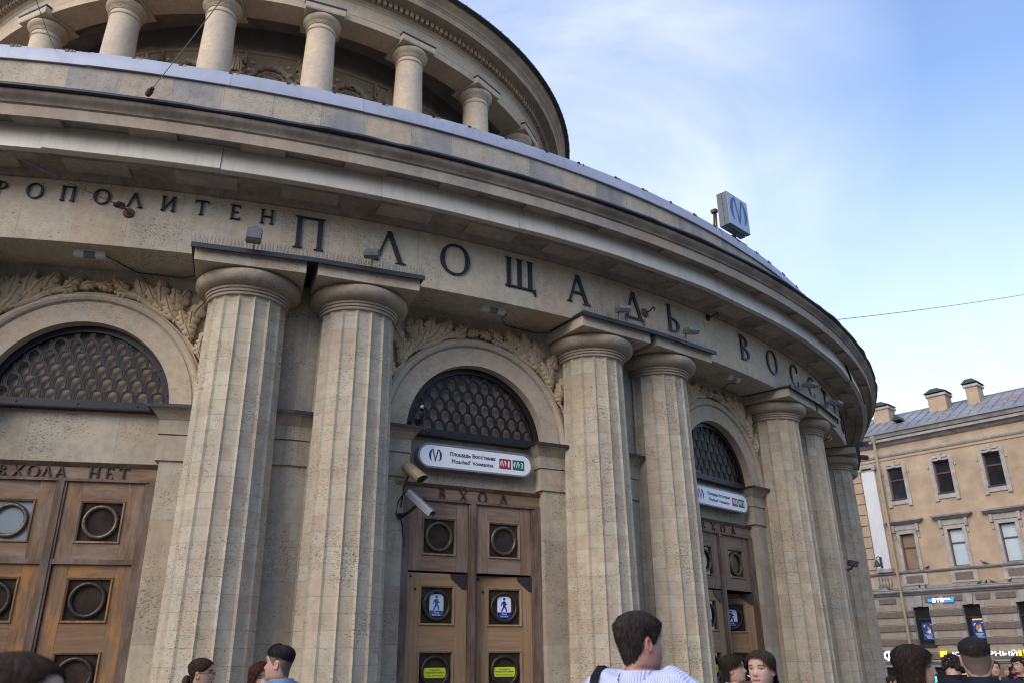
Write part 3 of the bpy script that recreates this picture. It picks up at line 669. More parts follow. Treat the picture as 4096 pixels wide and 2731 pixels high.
# ------------------------------------------------------------------ rotunda on the roof
RS = 1.0245
def hs_(h): return 15.307 + (h - 15.285) * 1.03 if h > 12 else h
def rring(name, mat, prof, n): return ring(name, mat, [(a * RS, hs_(b)) for a, b in prof], n=n)
def rpol(rad, th, h): return polar(rad * RS, th, hs_(h))
rring('rotunda_base', M['upper'], [(9.35, 7.2), (9.35, 11.25), (9.45, 11.3), (7.5, 11.3)], n=160)
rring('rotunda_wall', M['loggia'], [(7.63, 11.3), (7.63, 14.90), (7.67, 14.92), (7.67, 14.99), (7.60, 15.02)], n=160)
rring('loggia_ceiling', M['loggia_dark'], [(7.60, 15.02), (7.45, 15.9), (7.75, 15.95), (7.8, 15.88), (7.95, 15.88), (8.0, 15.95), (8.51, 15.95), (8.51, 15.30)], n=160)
rring('rotunda_architrave', M['upper'], [(8.505, 15.33), (8.51, 15.29), (9.17, 15.285), (9.172, 15.472), (9.150, 15.474), (9.150, 15.490), (9.165, 15.492), (9.165, 15.86), (9.19, 15.88), (9.20, 15.915), (9.25, 15.945), (9.27, 15.96)], n=220)
rring('rotunda_cornice', M['upper_soot'], [(9.26, 15.962), (9.28, 15.965), (9.28, 16.11), (9.405, 16.112), (9.41, 16.125), (9.43, 16.14), (9.445, 16.142), (9.67, 16.142), (9.672, 16.13), (9.684, 16.13), (9.69, 16.30), (9.705, 16.31), (9.72, 16.335), (9.722, 16.35), (9.745, 16.36), (9.765, 16.40), (9.80, 16.44), (9.85, 16.475), (9.89, 16.51), (9.90, 16.535), (9.918, 16.54), (9.916, 16.576)], n=260)
dn = MB()
for k in range(-5, 165):
    a = -150 + k * .938; p = Vector(rpol(9.34, a, 16.042)); u = Vector((-sin(R(a)), cos(R(a)), 0)); n_ = Vector((cos(R(a)), sin(R(a)), 0))
    dn.obox(p, u * .046, n_ * .062, Vector((0, 0, .072)))
dn.build('dentil_course', M['upper_soot'], pav, smooth=0)
RE = MB().lathe([(r * RS, Z(hs_(h))) for r, h in [(9.90, 16.565), (10.04, 16.568), (10.06, 16.575), (10.065, 16.60), (9.6, 16.95), (8, 17.9), (6, 18.9), (4, 19.6), (2, 20.0), (0.01, 20.1)]], 200)
rs = RE
for k in range(0, 75):
    a = -150 + k * 2.35 + .3 * sin(k * 3.1); n_ = Vector((cos(R(a)), sin(R(a)), 0)); u = Vector((-sin(R(a)), cos(R(a)), 0))
    rs.obox(Vector(rpol(9.985, a, 16.568)), u * .010, n_ * .088, Vector((0, 0, .012))); rs.obox(Vector(rpol(10.03, a, 16.60)), u * .012, n_ * .04, Vector((0, 0, .022)))
RE.build('roof_edge', M['roofsheet'], pav, smooth=25)
ush = MB().lathe([(.415, Z(11.3)), (.41, Z(12.2)), (.385, Z(13.6)), (.352, Z(14.78)), (.352, Z(14.84)), (.372, Z(14.846)), (.378, Z(14.862)), (.366, Z(14.872)), (.372, Z(14.885)), (.352, Z(14.892)), (.350, Z(14.99))], 48).mesh('rotunda_column', M['marble'], 40)
ucap = MB().lathe([(r, Z(h)) for r, h in [(.345, 14.985), (.372, 14.99), (.376, 15.005), (.368, 15.012), (.384, 15.018), (.388, 15.034), (.380, 15.04), (.396, 15.046), (.400, 15.062), (.392, 15.068), (.420, 15.09), (.455, 15.125), (.475, 15.165), (.478, 15.20), (.465, 15.235), (.44, 15.25)]], 48).mesh('capital', M['upper'], 30)
uab = MB().frus((-.485, .485, -.485, .485, Z(15.25)), (-.50, .50, -.50, .50, Z(15.285))).box(-.50, .50, -.50, .36, Z(15.285), Z(15.43)).mesh('abacus', M['upper'], 0)
ucp = MB().box(-.515, .515, -.515, .36, Z(15.431), Z(15.478)).mesh('lead_cap', M['lead'], 0)
UC = [-67.85 + 15.38 * k for k in range(-5, 5)]
for th in UC:
    c = put('rotunda_column', ush, pav, polar(9.03, th, -CZ), rot(th)); put('capital', ucap, c); put('abacus', uab, c); put('lead_cap', ucp, c)
def trophy(seed):
    rr = random.Random(seed); mb = MB()
    mb.torus((0, -.05, Z(14.03)), .52, .085, 'Y', 40, 8, bump=.35, nb=26); mb.torus((0, -.03, Z(14.03)), .36, .03, 'Y', 32, 6)
    for i in range(26):
        a = 2 * PI * i / 26; mb.obox((.30 * cos(a), -.03, Z(14.03) + .30 * sin(a)), (.03 * cos(a), 0, .03 * sin(a)), (0, .02, 0), (-.012 * sin(a), 0, .012 * cos(a)))
    for sg in (-1, 1):
        for i in range(13):
            x = sg * (.66 + i * .062); h = .16 + .10 * rr.random(); zt = 14.66 - .10 * abs(sin(i * .9)) - .02 * i
            mb.obox((x, -.06 - .05 * rr.random(), Z(zt)), (.027, 0, .012 * rr.uniform(-1, 1)), (0, .05, 0), (.02 * rr.uniform(-1, 1), 0, h))
            mb.obox((x, -.06 - .04 * rr.random(), Z(zt - .42 - .1 * rr.random())), (.027, 0, 0), (0, .05, .02), (.03 * rr.uniform(-1, 1), 0, .14))
        mb.tube([(sg * .50, -.10, Z(13.5)), (sg * 1.5, -.10, Z(14.66))], .028, 8); mb.tube([(sg * .9, -.12, Z(13.5)), (sg * 1.05, -.12, Z(14.80))], .026, 8)
        for i in range(9): mb.ball((sg * (1.42 + .04 * i * (i % 2)), -.06, Z(13.7 + .11 * i)), .07, .05, .06, 8, 6)
    for i in range(7): mb.obox((0 + .02 * rr.uniform(-1, 1), -.10, Z(14.44 + i * .012)), (.05, 0, .004), (0, .03, 0), (0, 0, .012))
    return mb.mesh('trophy_relief', M['loggia'], 40)
tr = [trophy(s) for s in (1, 2)]
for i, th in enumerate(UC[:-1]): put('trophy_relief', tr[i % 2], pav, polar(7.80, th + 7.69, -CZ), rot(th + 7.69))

# ------------------------------------------------------------------ things fixed to the pavilion
def thing(name, th, rad, label, cat, group=None, H=0., rz=None):
    return put(name, None, None, world(rad, th, H), rot(th) if rz is None else rz, label, cat, group)
# bird spikes along the lead caps
def spikes_mesh():
    mb = MB(); rr = random.Random(3)
    for sg in (0,):
        th = 0.
        for row in range(2):
            n = 62
            for i in range(n):
                x = -.64 + 1.28 * i / n + rr.uniform(-.004, .004); lean = (.018 if (i % 2) else -.018) * .4; y0 = -.655 + .035 * row; h = .095 + .012 * rr.random()
                p = Vector((x, y0, 4.320)); q = p + Vector((lean + rr.uniform(-.006, .006), -.02 + .03 * row, h)); d = .0019
                pts = []
                for P0 in (p, q):
                    for (dx, dy) in ((-d, 0), (d, 0), (0, d)): 
                        X, Y = P0.x + dx, P0.y + dy; rX = CR - Y; a = th; pts.append((rX * sin(a) + X * cos(a), WR - (rX * cos(a) - X * sin(a)), Z(P0.z)))
                i0 = len(mb.v); mb.v += pts
                for q_ in ((0, 1, 4, 3), (1, 2, 5, 4), (2, 0, 3, 5)): mb.f.append(tuple(i0 + k for k in q_)); mb.uv.append(None); mb.mi.append(0)
    return mb.mesh('bird_spikes', M['steel'], 0, weld=False)
spk = spikes_mesh()
SPL = {1: 'capital left of the no-entry door', 2: 'capital under the first large letters', 3: 'capital right of the middle door', 4: 'capital right of the third door', 5: 'capital at the far curve'}
for i in range(1, 6):
    for sg in (-1, 1): put('bird_spikes', spk, None, world(WR, PAIRS[i] + sg * CH, -CZ), rot(PAIRS[i] + sg * CH), 'thin wire bird spikes on the %s paired %s' % ('left' if sg < 0 else 'right', SPL[i]), 'bird spikes', 'bird spikes on the lead caps')
# floodlights
def flood(label, th, tilt, yaw):
    t = thing('floodlight', th, 17.36, label, 'floodlight', 'floodlights on the capitals', 4.322)
    m = Matrix.Rotation(R(yaw), 4, 'Z') @ Matrix.Translation((0, -.10, .125)) @ Matrix.Rotation(R(tilt), 4, 'X') @ Matrix.Scale(1.0, 4)
    b = MB().frus((-.075, .075, -.105, .085, -.045), (-.085, .085, -.12, .10, .0)).frus((-.085, .085, -.12, .10, 0.001), (-.075, .075, -.105, .085, .042)).frus((-.04, .04, .085, .15, -.03), (-.03, .03, .085, .14, .03)).xf(m).build('housing', M['lampgrey'], t, smooth=30)
    MB().box(-.058, .058, -.085, .025, -.050, -.044).xf(m).build('lens', M['lampglass'], t, smooth=0)
    m0 = m @ Vector((0, .14, 0)); MB().tube([(0, .06, 0), (0, .05, .05), tuple(m0)], .012, 8).box(-.03, .03, .03, .09, -.002, .012).build('bracket', M['beigepaint'], t)
FL = [('boxy grey floodlight on the capital left of the first large letter', PAIRS[2] - CH, 62, 0), ('grey floodlight in front of the second large letter', PAIRS[2] + CH, 38, -18), ('grey floodlight half covering the sixth large letter', PAIRS[3] - CH, 16, -22),
      ('grey floodlight on the capital below the dark hook', PAIRS[3] + CH, 16, -22), ('small grey floodlight on the capital below the last letters', PAIRS[4] - CH, 14, -15), ('small grey floodlight just past the last visible letters', PAIRS[4] + CH, 14, -12),
      ('upper small floodlight on the far capitals beside the ochre house', PAIRS[5] - CH, 12, -10), ('lowest small floodlight at the far edge of the pavilion', PAIRS[5] + CH, 12, -10),
      ('grey floodlight on the capital left of the no-entry door', PAIRS[1] + CH, 40, 10)]
for a in FL: flood(*a)
# emergency lamps under the architrave
for k, lb in ((-1, 'white half-round soffit lamp above the no-entry arch'), (0, 'white half-round soffit lamp above the middle arch'), (1, 'white half-round soffit lamp above the third arch'), (2, 'white half-round soffit lamp above the far arch'), (-2, 'white half-round soffit lamp above the leftmost arch')):
    t = thing('soffit_lamp', DOORS[k], 16.90, lb, 'lamp', 'lamps under the architrave', 4.30)
    b = MB()
    prof = [(.058 * cos(R(a)), -.012 - .062 * sin(R(a))) for a in range(0, 181, 15)]
    P = [[(x, y, z) for y, z in prof] for x in (-.165, -.06)]; Q = [[(x, y, z) for y, z in prof] for x in (.06, .165)]
    b.grid(P).grid(Q); b.face(P[0]).face(Q[1]); b.box(-.17, .17, -.06, .06, -.013, .0)
    b.build('housing', M['lampwhite'], t, smooth=40)
    prof = [(y * .93, z * .95) for y, z in prof]; MB().grid([[(x, y, z) for y, z in prof] for x in (-.06, .06)]).build('lens', M['lampglass'], t)
    MB().tube([(.165, .0, -.03), (.21, .01, -.055), (.235, .10, -.03), (.25, .22, -.006), (.4, .42, -.008), (.9, .43, -.03), (1.15, .30, -.008)], .006, 6).build('cable', M['blackp'], t)
# the two station signs
def station_sign(k, label):
    t = thing('station_sign', DOORS[k], WR, label, 'sign', 'station name signs over the doors', 2.385)
    n = 20; W, Hh = .795, .154
    def stad(W, Hh): return [(W - Hh + Hh * cos(R(-90 + 180 * i / n)), Hh * sin(R(-90 + 180 * i / n))) for i in range(n + 1)] + [(-W + Hh + Hh * cos(R(90 + 180 * i / n)), Hh * sin(R(90 + 180 * i / n))) for i in range(n + 1)]
    MB().prism(stad(W, Hh), -.015, .128).build('housing', M['signgrey'], t, smooth=40)
    a, b = stad(W, Hh), stad(W - .022, Hh - .022); mb = MB(); mb.strip(a + a[:1], b + b[:1], -.026, -.0145); mb.build('rim', M['signgrey'], t, smooth=0)
    MB().prism(b, -.020, -.016, both=False).build('face', M['white'], t, smooth=0)
    e = MB(); emblem(e, -.565, .0, .165, -.022); e.build('emblem', M['navy'], t, smooth=0, weld=False)
    x = MB(); add_text(x, 'Площадь Восстания', -.055, .040, .63, .062, -.022, .028); add_text(x, "Ploschad’ Vosstaniya", -.055, -.052, .575, .064, -.022, .026)
    x.face([(.075, -.022, .073), (.083, -.022, .073), (.09, -.022, .086), (.082, -.022, .086)])
    x.build('lettering', M['ink'], t, smooth=0, weld=False)
    for xc, mt, d in ((.40, 'red', '1'), (.592, 'green', '3')):
        b = MB().box(xc - .085, xc + .085, -.0225, -.0205, -.072, .058).build('line_badge', M[mt], t, smooth=0)
        w = MB(); emblem(w, xc - .028, -.006, .082, -.0245); add_text(w, d, xc + .05, -.006, .030 if d == '3' else .022, .078, -.0245, .02); w.build('badge_symbol', M['white'], b, smooth=0, weld=False)
station_sign(0, 'pill-shaped white station name sign over the middle door')
station_sign(1, 'pill-shaped white station name sign over the third door')
# stickers on the door windows
def sticker(k, side, kind, label, pale=False):
    D, ms = DL[k]; m = Matrix.Translation(pav.location) @ ms[0 if side < 0 else 1]
    zc = .648 if kind == 'walk' else -.085
    t = put('door_sticker', None, None, label=label, cat='sticker', group='stickers on the door windows'); t.matrix_world = m @ Matrix.Translation((.005, .022, Z(zc)))
    if kind == 'walk':
        w, h = .088, .122; c = [(w - .012, -h), (w, -h + .012), (w, h - .012), (w - .012, h), (-w + .012, h), (-w, h - .012), (-w, -h + .012), (-w + .012, -h)]
        MB().prism(c, -.002, .003).build('panel', M['stick_pale' if pale else 'stick_white'], t, smooth=0)
        MB().box(-w, w, -.0035, -.0015, -h, -h + .062).build('band', M['stick_fblue' if pale else 'stick_blue'], t, smooth=0)
        f = MB(); y = -.0036
        f.prism([(.0 + .016 * cos(R(a)), .093 + .016 * sin(R(a))) for a in range(0, 360, 24)], y, -.001)
        for A, B, w0, w1 in (((.0, .068), (.0, .005), .020, .016), ((-.008, .066), (-.036, .036), .009, .007), ((-.036, .038), (-.034, .012), .007, .006), ((.010, .060), (.018, .032), .008, .007), ((.016, .034), (.040, .034), .007, .006), ((-.005, .008), (-.020, -.022), .012, .009), ((-.018, -.020), (-.038, -.052), .010, .008), ((.004, .008), (.024, -.018), .011, .009), ((.023, -.016), (.028, -.054), .009, .008)):
            d = Vector((B[0] - A[0], B[1] - A[1])).normalized(); n_ = Vector((-d.y, d.x))
            f.prism([(A[0] + n_.x * w0, A[1] + n_.y * w0), (A[0] - n_.x * w0, A[1] - n_.y * w0), (B[0] - n_.x * w1, B[1] - n_.y * w1), (B[0] + n_.x * w1, B[1] + n_.y * w1)], y, -.001)
        f.build('walking_figure', M['stick_fblue' if pale else 'stick_blue'], t, smooth=0, weld=False)
        x = MB(); add_text(x, 'Вход', 0, -.083, .062, .024, -.0045, .01); add_text(x, 'Entrance', 0, -.107, .098, .020, -.0045, .008); x.build('lettering', M['stick_white'], t, smooth=0, weld=False)
    else:
        MB().box(-.137, .137, -.002, .003, -.053, .053).build('panel', M['yellow'], t, smooth=0)
        x = MB(); add_text(x, 'Пожалуйста,', 0, .028, .145, .024, -.003, .01); add_text(x, 'придержите дверь', 0, .0, .225, .025, -.003, .01); add_text(x, 'Please, hold the door', 0, -.031, .215, .022, -.003, .008); x.build('lettering', M['ink'], t, smooth=0, weld=False)
sticker(0, -1, 'walk', 'faded pale blue walking-man sticker on the left leaf of the middle door', True); sticker(0, 1, 'walk', 'white and deep blue walking-man sticker on the right leaf of the middle door')
sticker(0, -1, 'hold', 'yellow hold-the-door sticker on the left leaf of the middle door'); sticker(0, 1, 'hold', 'yellow hold-the-door sticker on the right leaf of the middle door')
sticker(1, -1, 'walk', 'walking-man sticker on the left leaf of the third door'); sticker(1, 1, 'walk', 'walking-man sticker on the half-open right leaf of the third door'); sticker(1, -1, 'hold', 'yellow hold-the-door sticker on the third door beside the smoking woman')
# cameras beside the middle door (positions in the bay frame)
def aim(a, b):
    d = (Vector(b) - Vector(a)); return Matrix.Translation(Vector(a)) @ d.to_track_quat('-Y', 'Z').to_matrix().to_4x4(), d.length
t = thing('security_camera', DOORS[0], WR, 'stubby beige camera on the pilaster left of the middle door', 'camera', None, -.088)
m, l = aim((-.985, -.12, 2.285), (-.855, -.33, 2.095)); b = MB()
P = [[(rr * cos(2 * PI * i / 20), y, rr * sin(2 * PI * i / 20)) for i in range(21)] for rr, y in ((.001, .0), (.060, .0), (.066, -.012), (.068, -l * .42), (.071, -l * .43), (.071, -l * .98))]; P += [[(.071 * cos(2 * PI * i / 20), -l * .98 - .04 * max(0, sin(2 * PI * i / 20)), .071 * sin(2 * PI * i / 20)) for i in range(21)]]
b.grid(P).xf(m).build('housing', M['beigepaint'], t); q = MB(); q.grid([[(rr * cos(2 * PI * i / 16), -l * .9, rr * sin(2 * PI * i / 16)) for i in range(17)] for rr in (.001, .066)]).xf(m).build('lens', M['socket'], t)
MB().tube([(-1.03, -.015, 2.12), (-.99, -.09, 2.10), (-.965, -.15, 2.17)], .018, 8).ball((-1.03, -.02, 2.12), .05, .018, .05, 12, 6).build('bracket', M['beigepaint'], t)
t2 = thing('security_camera', DOORS[0], WR, 'slim silver camera with a sunshield left of the middle door', 'camera', None, -.088)
m, l = aim((-.935, -.15, 1.955), (-.765, -.40, 1.70))
MB().frus((-.042, .042, -l * .94, 0, -.035), (-.042, .042, -l * .94, 0, .030)).xf(m).build('housing', M['lampwhite'], t2, smooth=0)
P = [[(x, -y, z) for x, z in ((-.05, -.03), (-.052, .02), (-.03, .043), (.03, .043), (.052, .02), (.05, -.03))] for y in (-.01, l + .03)]
MB().grid(P).grid([[(x, -y, z + .003) for x, _, z in [(p[0], 0, p[2]) for p in P[0]]] for y in (-.01, l + .03)]).xf(m).build('sunshield', M['silver'], t2, smooth=30)
MB().box(-.03, .03, -l * .945, -l * .93, -.025, .02).xf(m).build('lens', M['socket'], t2, smooth=0)
MB().tube([(-1.0, -.015, 1.71), (-.965, -.06, 1.71), (-.93, -.12, 1.74), (-.87, -.21, 1.80)], [.04, .026, .018, .02], 8).build('bracket', M['blackp'], t2)
MB().tube([(-.95, -.16, 2.16), (-.985, -.10, 2.05), (-.995, -.08, 1.92), (-1.0, -.06, 1.80)], .011, 6).tube([(-.98, -.12, 1.97), (-1.05, -.10, 1.86), (-1.06, -.08, 1.72), (-1.02, -.05, 1.66), (-.99, -.05, 1.72)], .009, 6).tube([(-.985, -.04, 1.68), (-.955, -.03, 1.58), (-.95, -.03, 1.50), (-.925, -.03, 1.44), (-.93, -.03, 1.36)], .010, 6).build('cable', M['blackp'], t2)
t3 = thing('security_camera', -35.1, 17.22, 'small dark camera on a far fluted column beside the ochre house', 'camera', None, 1.60)
MB().frus((-.05, .05, -.13, .02, -.045), (-.045, .045, -.15, .02, .045)).xf(Matrix.Rotation(R(35), 4, 'Z') @ Matrix.Rotation(R(12), 4, 'X')).build('housing', M['bracket'], t3, smooth=0)
MB().tube([(0, .06, -.12), (0, -.02, -.10), (0, -.06, -.03)], .02, 8).build('bracket', M['blackp'], t3)
# hooks with rosettes, insulators and the stay wires
def hook(th, H, label, hookon=True, mat='rust', rr=.075, stain=False):
    t = thing('wall_hook', th, 17.115, label, 'hook', 'iron hooks on the frieze', H)
    MB().grid([[(r_ * cos(2 * PI * i / 24), y, r_ * sin(2 * PI * i / 24)) for i in range(25)] for r_, y in ((rr, .01), (rr, -.008), (rr * .85, -.022), (rr * .55, -.028), (rr * .45, -.04), (.001, -.045))]).build('rosette', M[mat], t)
    if stain: MB().prism([(-.03, -.05), (.03, -.05), (.022, -.20), (.008, -.33), (-.012, -.36), (-.024, -.18)], -.0016, .004).build('rust_stain', M['stain'], t, smooth=0)
    if hookon: MB().tube([(0, -.03, 0), (0.02, -.085, .005), (.03, -.12, .03), (.03, -.155, .045), (.03, -.185, .02), (.03, -.17, -.02)], .011, 8).build('hook', M['bronze_letter'], t)
    else: MB().tube([(0, -.03, 0), (-.012, -.075, .004), (-.03, -.10, .006)], .011, 8).build('hook', M['rust'], t)
hook(-76.79, 4.72, 'rusty rosette holding the stay wire below the small letters', False, 'rust', .062)
hook(-53.75, 4.70, 'rusty rosette with an open hook before the last letter of the first word', True, 'rust', .07, True); hook(-48.8, 5.01, 'dark iron hook high on the frieze between the two words', True, 'bronze_letter', .05)
def wire(name, pts, r, mat, label, ins=None):
    t = put(name, None, None, pts[0], label=label, cat='wire'); o = Vector(pts[0])
    P = []; A, B = Vector(pts[0]), Vector(pts[-1])
    for i in range(13):
        u = i / 12; q = A.lerp(B, u); q.z -= 4 * u * (1 - u) * (A - B).length * .006; P.append(tuple(q - o))
    MB().tube(P, r, 6).build('cable', M[mat], t)
    if ins:
        d = (Vector(P[1]) - Vector(P[0])).normalized()
        for s0, s1, rr, mt in ins: MB().tube([tuple(d * s0), tuple(d * (s0 + .01)), tuple(d * ((s0 + s1) / 2)), tuple(d * (s1 - .01)), tuple(d * s1)], [rr * .55, rr, rr * .92, rr, rr * .55], 10).build('insulator', M[mt], t)
    return t
pz = lambda x, y, h: (x, y, h + CZ)
wire('stay_wire', [world(17.15, -80.62, 6.82), pz(-2.813, 3.512, 3.810)], .0035, 'wire', 'thin dark wire dropping to the parapet at the top left corner')
wire('stay_wire', [world(17.88, -76.25, 5.78), pz(-1.966, 4.597, 4.966)], .0045, 'wirelight', 'pale stay wire tied to the cornice below the rotunda columns', [(.02, .14, .035, 'rust'), (.16, .24, .025, 'bronze_letter')])
wire('stay_wire', [world(17.235, -76.86, 4.725), pz(-3.682, 4.085, 3.240)], .004, 'wire', 'stay wire with an insulator running from the rusty rosette to the left', [(.08, .26, .042, 'bronze_dark'), (.0, .06, .016, 'rust'), (.28, .34, .016, 'rust')])
wire('overhead_wire', [pz(7.67, 17.383, 7.436), pz(21.418, 26.406, 12.752)], .008, 'wire', 'overhead wire crossing the sky right of the pavilion')
# pigeon on the impost
def pigeon(label, loc, rz, s=1., mats=('pig_body', 'pig_head')):
    t = put('pigeon', None, None, loc, rz, label, 'pigeon', 'pigeons'); b = MB()
    P = []
    for u, r_, z in ((0, .004, .075), (.04, .025, .085), (.1, .045, .10), (.17, .056, .115), (.24, .052, .135), (.29, .04, .16), (.31, .028, .185), (.315, .024, .20)):
        P.append([(r_ * cos(2 * PI * i / 14), .16 - u * .95 + 0 * z, z + r_ * 1.05 * sin(2 * PI * i / 14)) for i in range(15)])
    b.grid(P).ball((0, -.155, .222), .023, .027, .024, 10, 8).frus((-.03, .03, .15, .26, .055), (-.025, .025, .13, .25, .07))
    for sg in (-1, 1): b.tube([(sg * .018, .0, .07), (sg * .018, -.005, .002)], .005, 6).tube([(sg * .018, -.005, .004), (sg * .02, -.04, .003)], .004, 5)
    for v in range(len(b.v)): b.v[v] = tuple(c * s for c in b.v[v])
    b.build('body', M[mats[0]], t)
    h = MB().ball((0, -.158, .224), .0245, .0285, .0255, 10, 8).tube([(0, -.183, .222), (0, -.205, .214)], [.007, .002], 6)
    for v in range(len(h.v)): h.v[v] = tuple(c * s for c in h.v[v])
    h.build('head', M[mats[1]], t)
    if s > .9:
        for sg in (-1, 1):
            w = MB(); w.grid([[(sg * (.030 + .028 * sin(PI * a)) * (1 if b_ < .9 else .6), .16 - .30 * a, .155 - .085 * b_ + .02 * a) for b_ in (0, .33, .66, 1)] for a in (0, .2, .4, .6, .8, 1)]); w.build('wing', M['pig_wing'], t)
M['pig_body'] = plain('pigeon_slate', (.045, .05, .062), .6, noise=.5, nscale=60); M['pig_head'] = plain('pigeon_pale_head', (.40, .41, .44), .6, noise=.5, nscale=60); M['pig_wing'] = plain('pigeon_wing', (.10, .11, .135), .6, noise=.6, nscale=50)
bp_ = lambda k, x, y, H: world(math.hypot(WR - y, x), DOORS[k] + math.degrees(math.atan2(x, WR - y)), H)
pigeon('slate pigeon with a pale head perched on the impost left of the middle arch', bp_(0, -.82, -.10, 2.681), rot(DOORS[0]) - R(12))
# roof sign
e1 = Vector((.7286, .6855, 0)).normalized()
t = put('roof_sign', None, None, (3.793, 12.173, Z(7.05)), math.atan2(e1.y, e1.x), 'square white lightbox with a blue metro emblem on the parapet', 'sign')
MB().box(0, .655, 0, .085, 0, .645).box(.012, .643, .085, .10, .012, .633).box(0, .655, .10, .20, -.005, .65).build('housing', M['lampgrey'], t, smooth=0)
MB().box(.004, .651, -.006, -.0005, .004, .641).build('face', M['roof_face'], t, smooth=0)
e = MB(); emblem(e, .335, .33, .52, -.008); e.build('emblem', M['emblem_blue'], t, smooth=0, weld=False)
MB().tube([(.02, .36, -.35), (.03, .30, .36)], .02, 6).tube([(.10, .34, -.35), (.05, .28, .34)], .018, 6).box(-.10, .9, .22, .26, -.06, -.02).box(-.02, .06, .24, .34, .33, .39).box(.4, .44, .16, .3, -.35, .0).build('support', M['rust'], t, smooth=0)
# ------------------------------------------------------------------ the ochre house across the square
OX, OY = 48 * .72537, 48 * .68835
FR = R(-46.5)
M['ochre'] = plain('ochre_plaster', (.40, .295, .195), .9, noise=.26, nscale=.9, bump=.2, drip=.30, dripcol=(.20, .15, .11))
M['trim'] = plain('grey_white_stucco', (.35, .325, .295), .85, noise=.32, nscale=2.5, drip=.3)
M['ledge'] = plain('sooty_ledge', (.25, .225, .21), .85, noise=.45, nscale=1.6)
M['rust_dark'] = plain('dark_rough_stone', (.155, .118, .094), .95, noise=.3, nscale=6, bump=.6, bscale=14)
M['rust_light'] = plain('pale_band_stone', (.31, .24, .175), .9, noise=.2, nscale=2)
M['border'] = plain('grey_band_border', (.30, .275, .25), .9, noise=.2, nscale=2)
M['pilwhite'] = plain('white_pilaster', (.56, .55, .55), .8, noise=.08, nscale=1.5, drip=.2)
M['metalroof'] = plain('old_metal_roof', (.27, .275, .29), .5, .25, noise=.3, nscale=.8)
M['rustpatch'] = plain('rust_patch', (.32, .17, .12), .8, noise=.3, nscale=2)
M['pane_dark'] = plain('dark_pane', (.018, .018, .021), .08, spec=.6, noise=.5, nscale=2)
M['pane_blind'] = plain('white_blind', (.42, .50, .52), .5, noise=.08, nscale=2)
M['pane_wood'] = plain('boarded_pane', (.22, .145, .085), .6, noise=.2, nscale=2)
M['winframe'] = plain('dark_red_frame', (.085, .030, .030), .5)
M['winblack'] = plain('black_window_frame', (.016, .014, .014), .5)
M['pipe'] = plain('beige_downpipe', (.32, .24, .165), .6, noise=.15, nscale=2)
M['lampgreen'] = plain('dark_green_iron', (.012, .03, .03), .5)
M['glow_white'] = plain('lit_white', (.8, .8, .8), .5, emit=(.92, .90, 1.0), estr=1.15)
M['glow_blue'] = plain('lit_blue', (.02, .15, .7), .5, emit=(.03, .22, .85), estr=.8)
M['glow_yellow'] = plain('lit_yellow', (.8, .6, .02), .5, emit=(1., .72, .02), estr=.85)
M['glow_warm'] = plain('lit_warm_window', (.5, .3, .1), .5, emit=(.55, .27, .06), estr=.45)
M['poster'] = plain('blue_poster', (.02, .06, .22), .35, noise=.6, nscale=4)
M['poster_skin'] = plain('poster_figure', (.42, .20, .10), .5); M['poster_white'] = plain('poster_white', (.50, .56, .66), .5)
HM0 = Matrix.Translation((OX + .80 * .68835, OY - .80 * .72537, -.58)) @ Matrix.Rotation(FR, 4, 'Z') @ Matrix.Diagonal((1.008, 1.008, 1.016, 1))
hs = put('ochre_house', None, None, (0, 0, 0), 0, 'ochre plastered house with banded dark stone ground floor and grey metal roof across the square', 'building'); hs.matrix_world = HM0
def H(name, mb, mat, parent=None, smooth=0, **k): return mb.build(name, mat, parent or hs, smooth=smooth, **k)
WX = [-18.95 + 2.55 * i for i in range(-2, 10)]
WX = [x if x > -20 else x - .9 for x in WX]
rows = [(2.94, 4.86, .43), (6.80, 8.73, .39), (10.66, 12.43, .43)]
SX0, SX1 = -27., 6.5
def facade():
    mb = MB()
    for (z0, z1, rws) in ((5.5, 9.6, rows[1]), (9.6, 14.0, rows[2])):
        xs = [SX0] + [q for x in WX for q in (x - rws[2], x + rws[2])] + [SX1]
        for i in range(len(xs) - 1):
            if i % 2 == 0: mb.face([(xs[i], 0, z0), (xs[i + 1], 0, z0), (xs[i + 1], 0, z1), (xs[i], 0, z1)])
            else:
                a, b = xs[i], xs[i + 1]; p, q = rws[0], rws[1]
                mb.face([(a, 0, z0), (b, 0, z0), (b, 0, p), (a, 0, p)]); mb.face([(a, 0, q), (b, 0, q), (b, 0, z1), (a, 0, z1)])
                for A, B in (((a, p), (b, p)), ((b, p), (b, q)), ((b, q), (a, q)), ((a, q), (a, p))): mb.face([(A[0], 0, A[1]), (B[0], 0, B[1]), (B[0], .3, B[1]), (A[0], .3, A[1])])
    mb.face([(SX1, 0, 0), (SX1, 12, 0), (SX1, 12, 14), (SX1, 0, 14)]); mb.face([(SX0, 0, 0), (SX0, 12, 0), (SX0, 12, 14), (SX0, 0, 14)]); mb.face([(SX0, 12, 0), (SX1, 12, 0), (SX1, 12, 14), (SX0, 12, 14)])
    return mb
H('wall', facade(), M['ochre'])
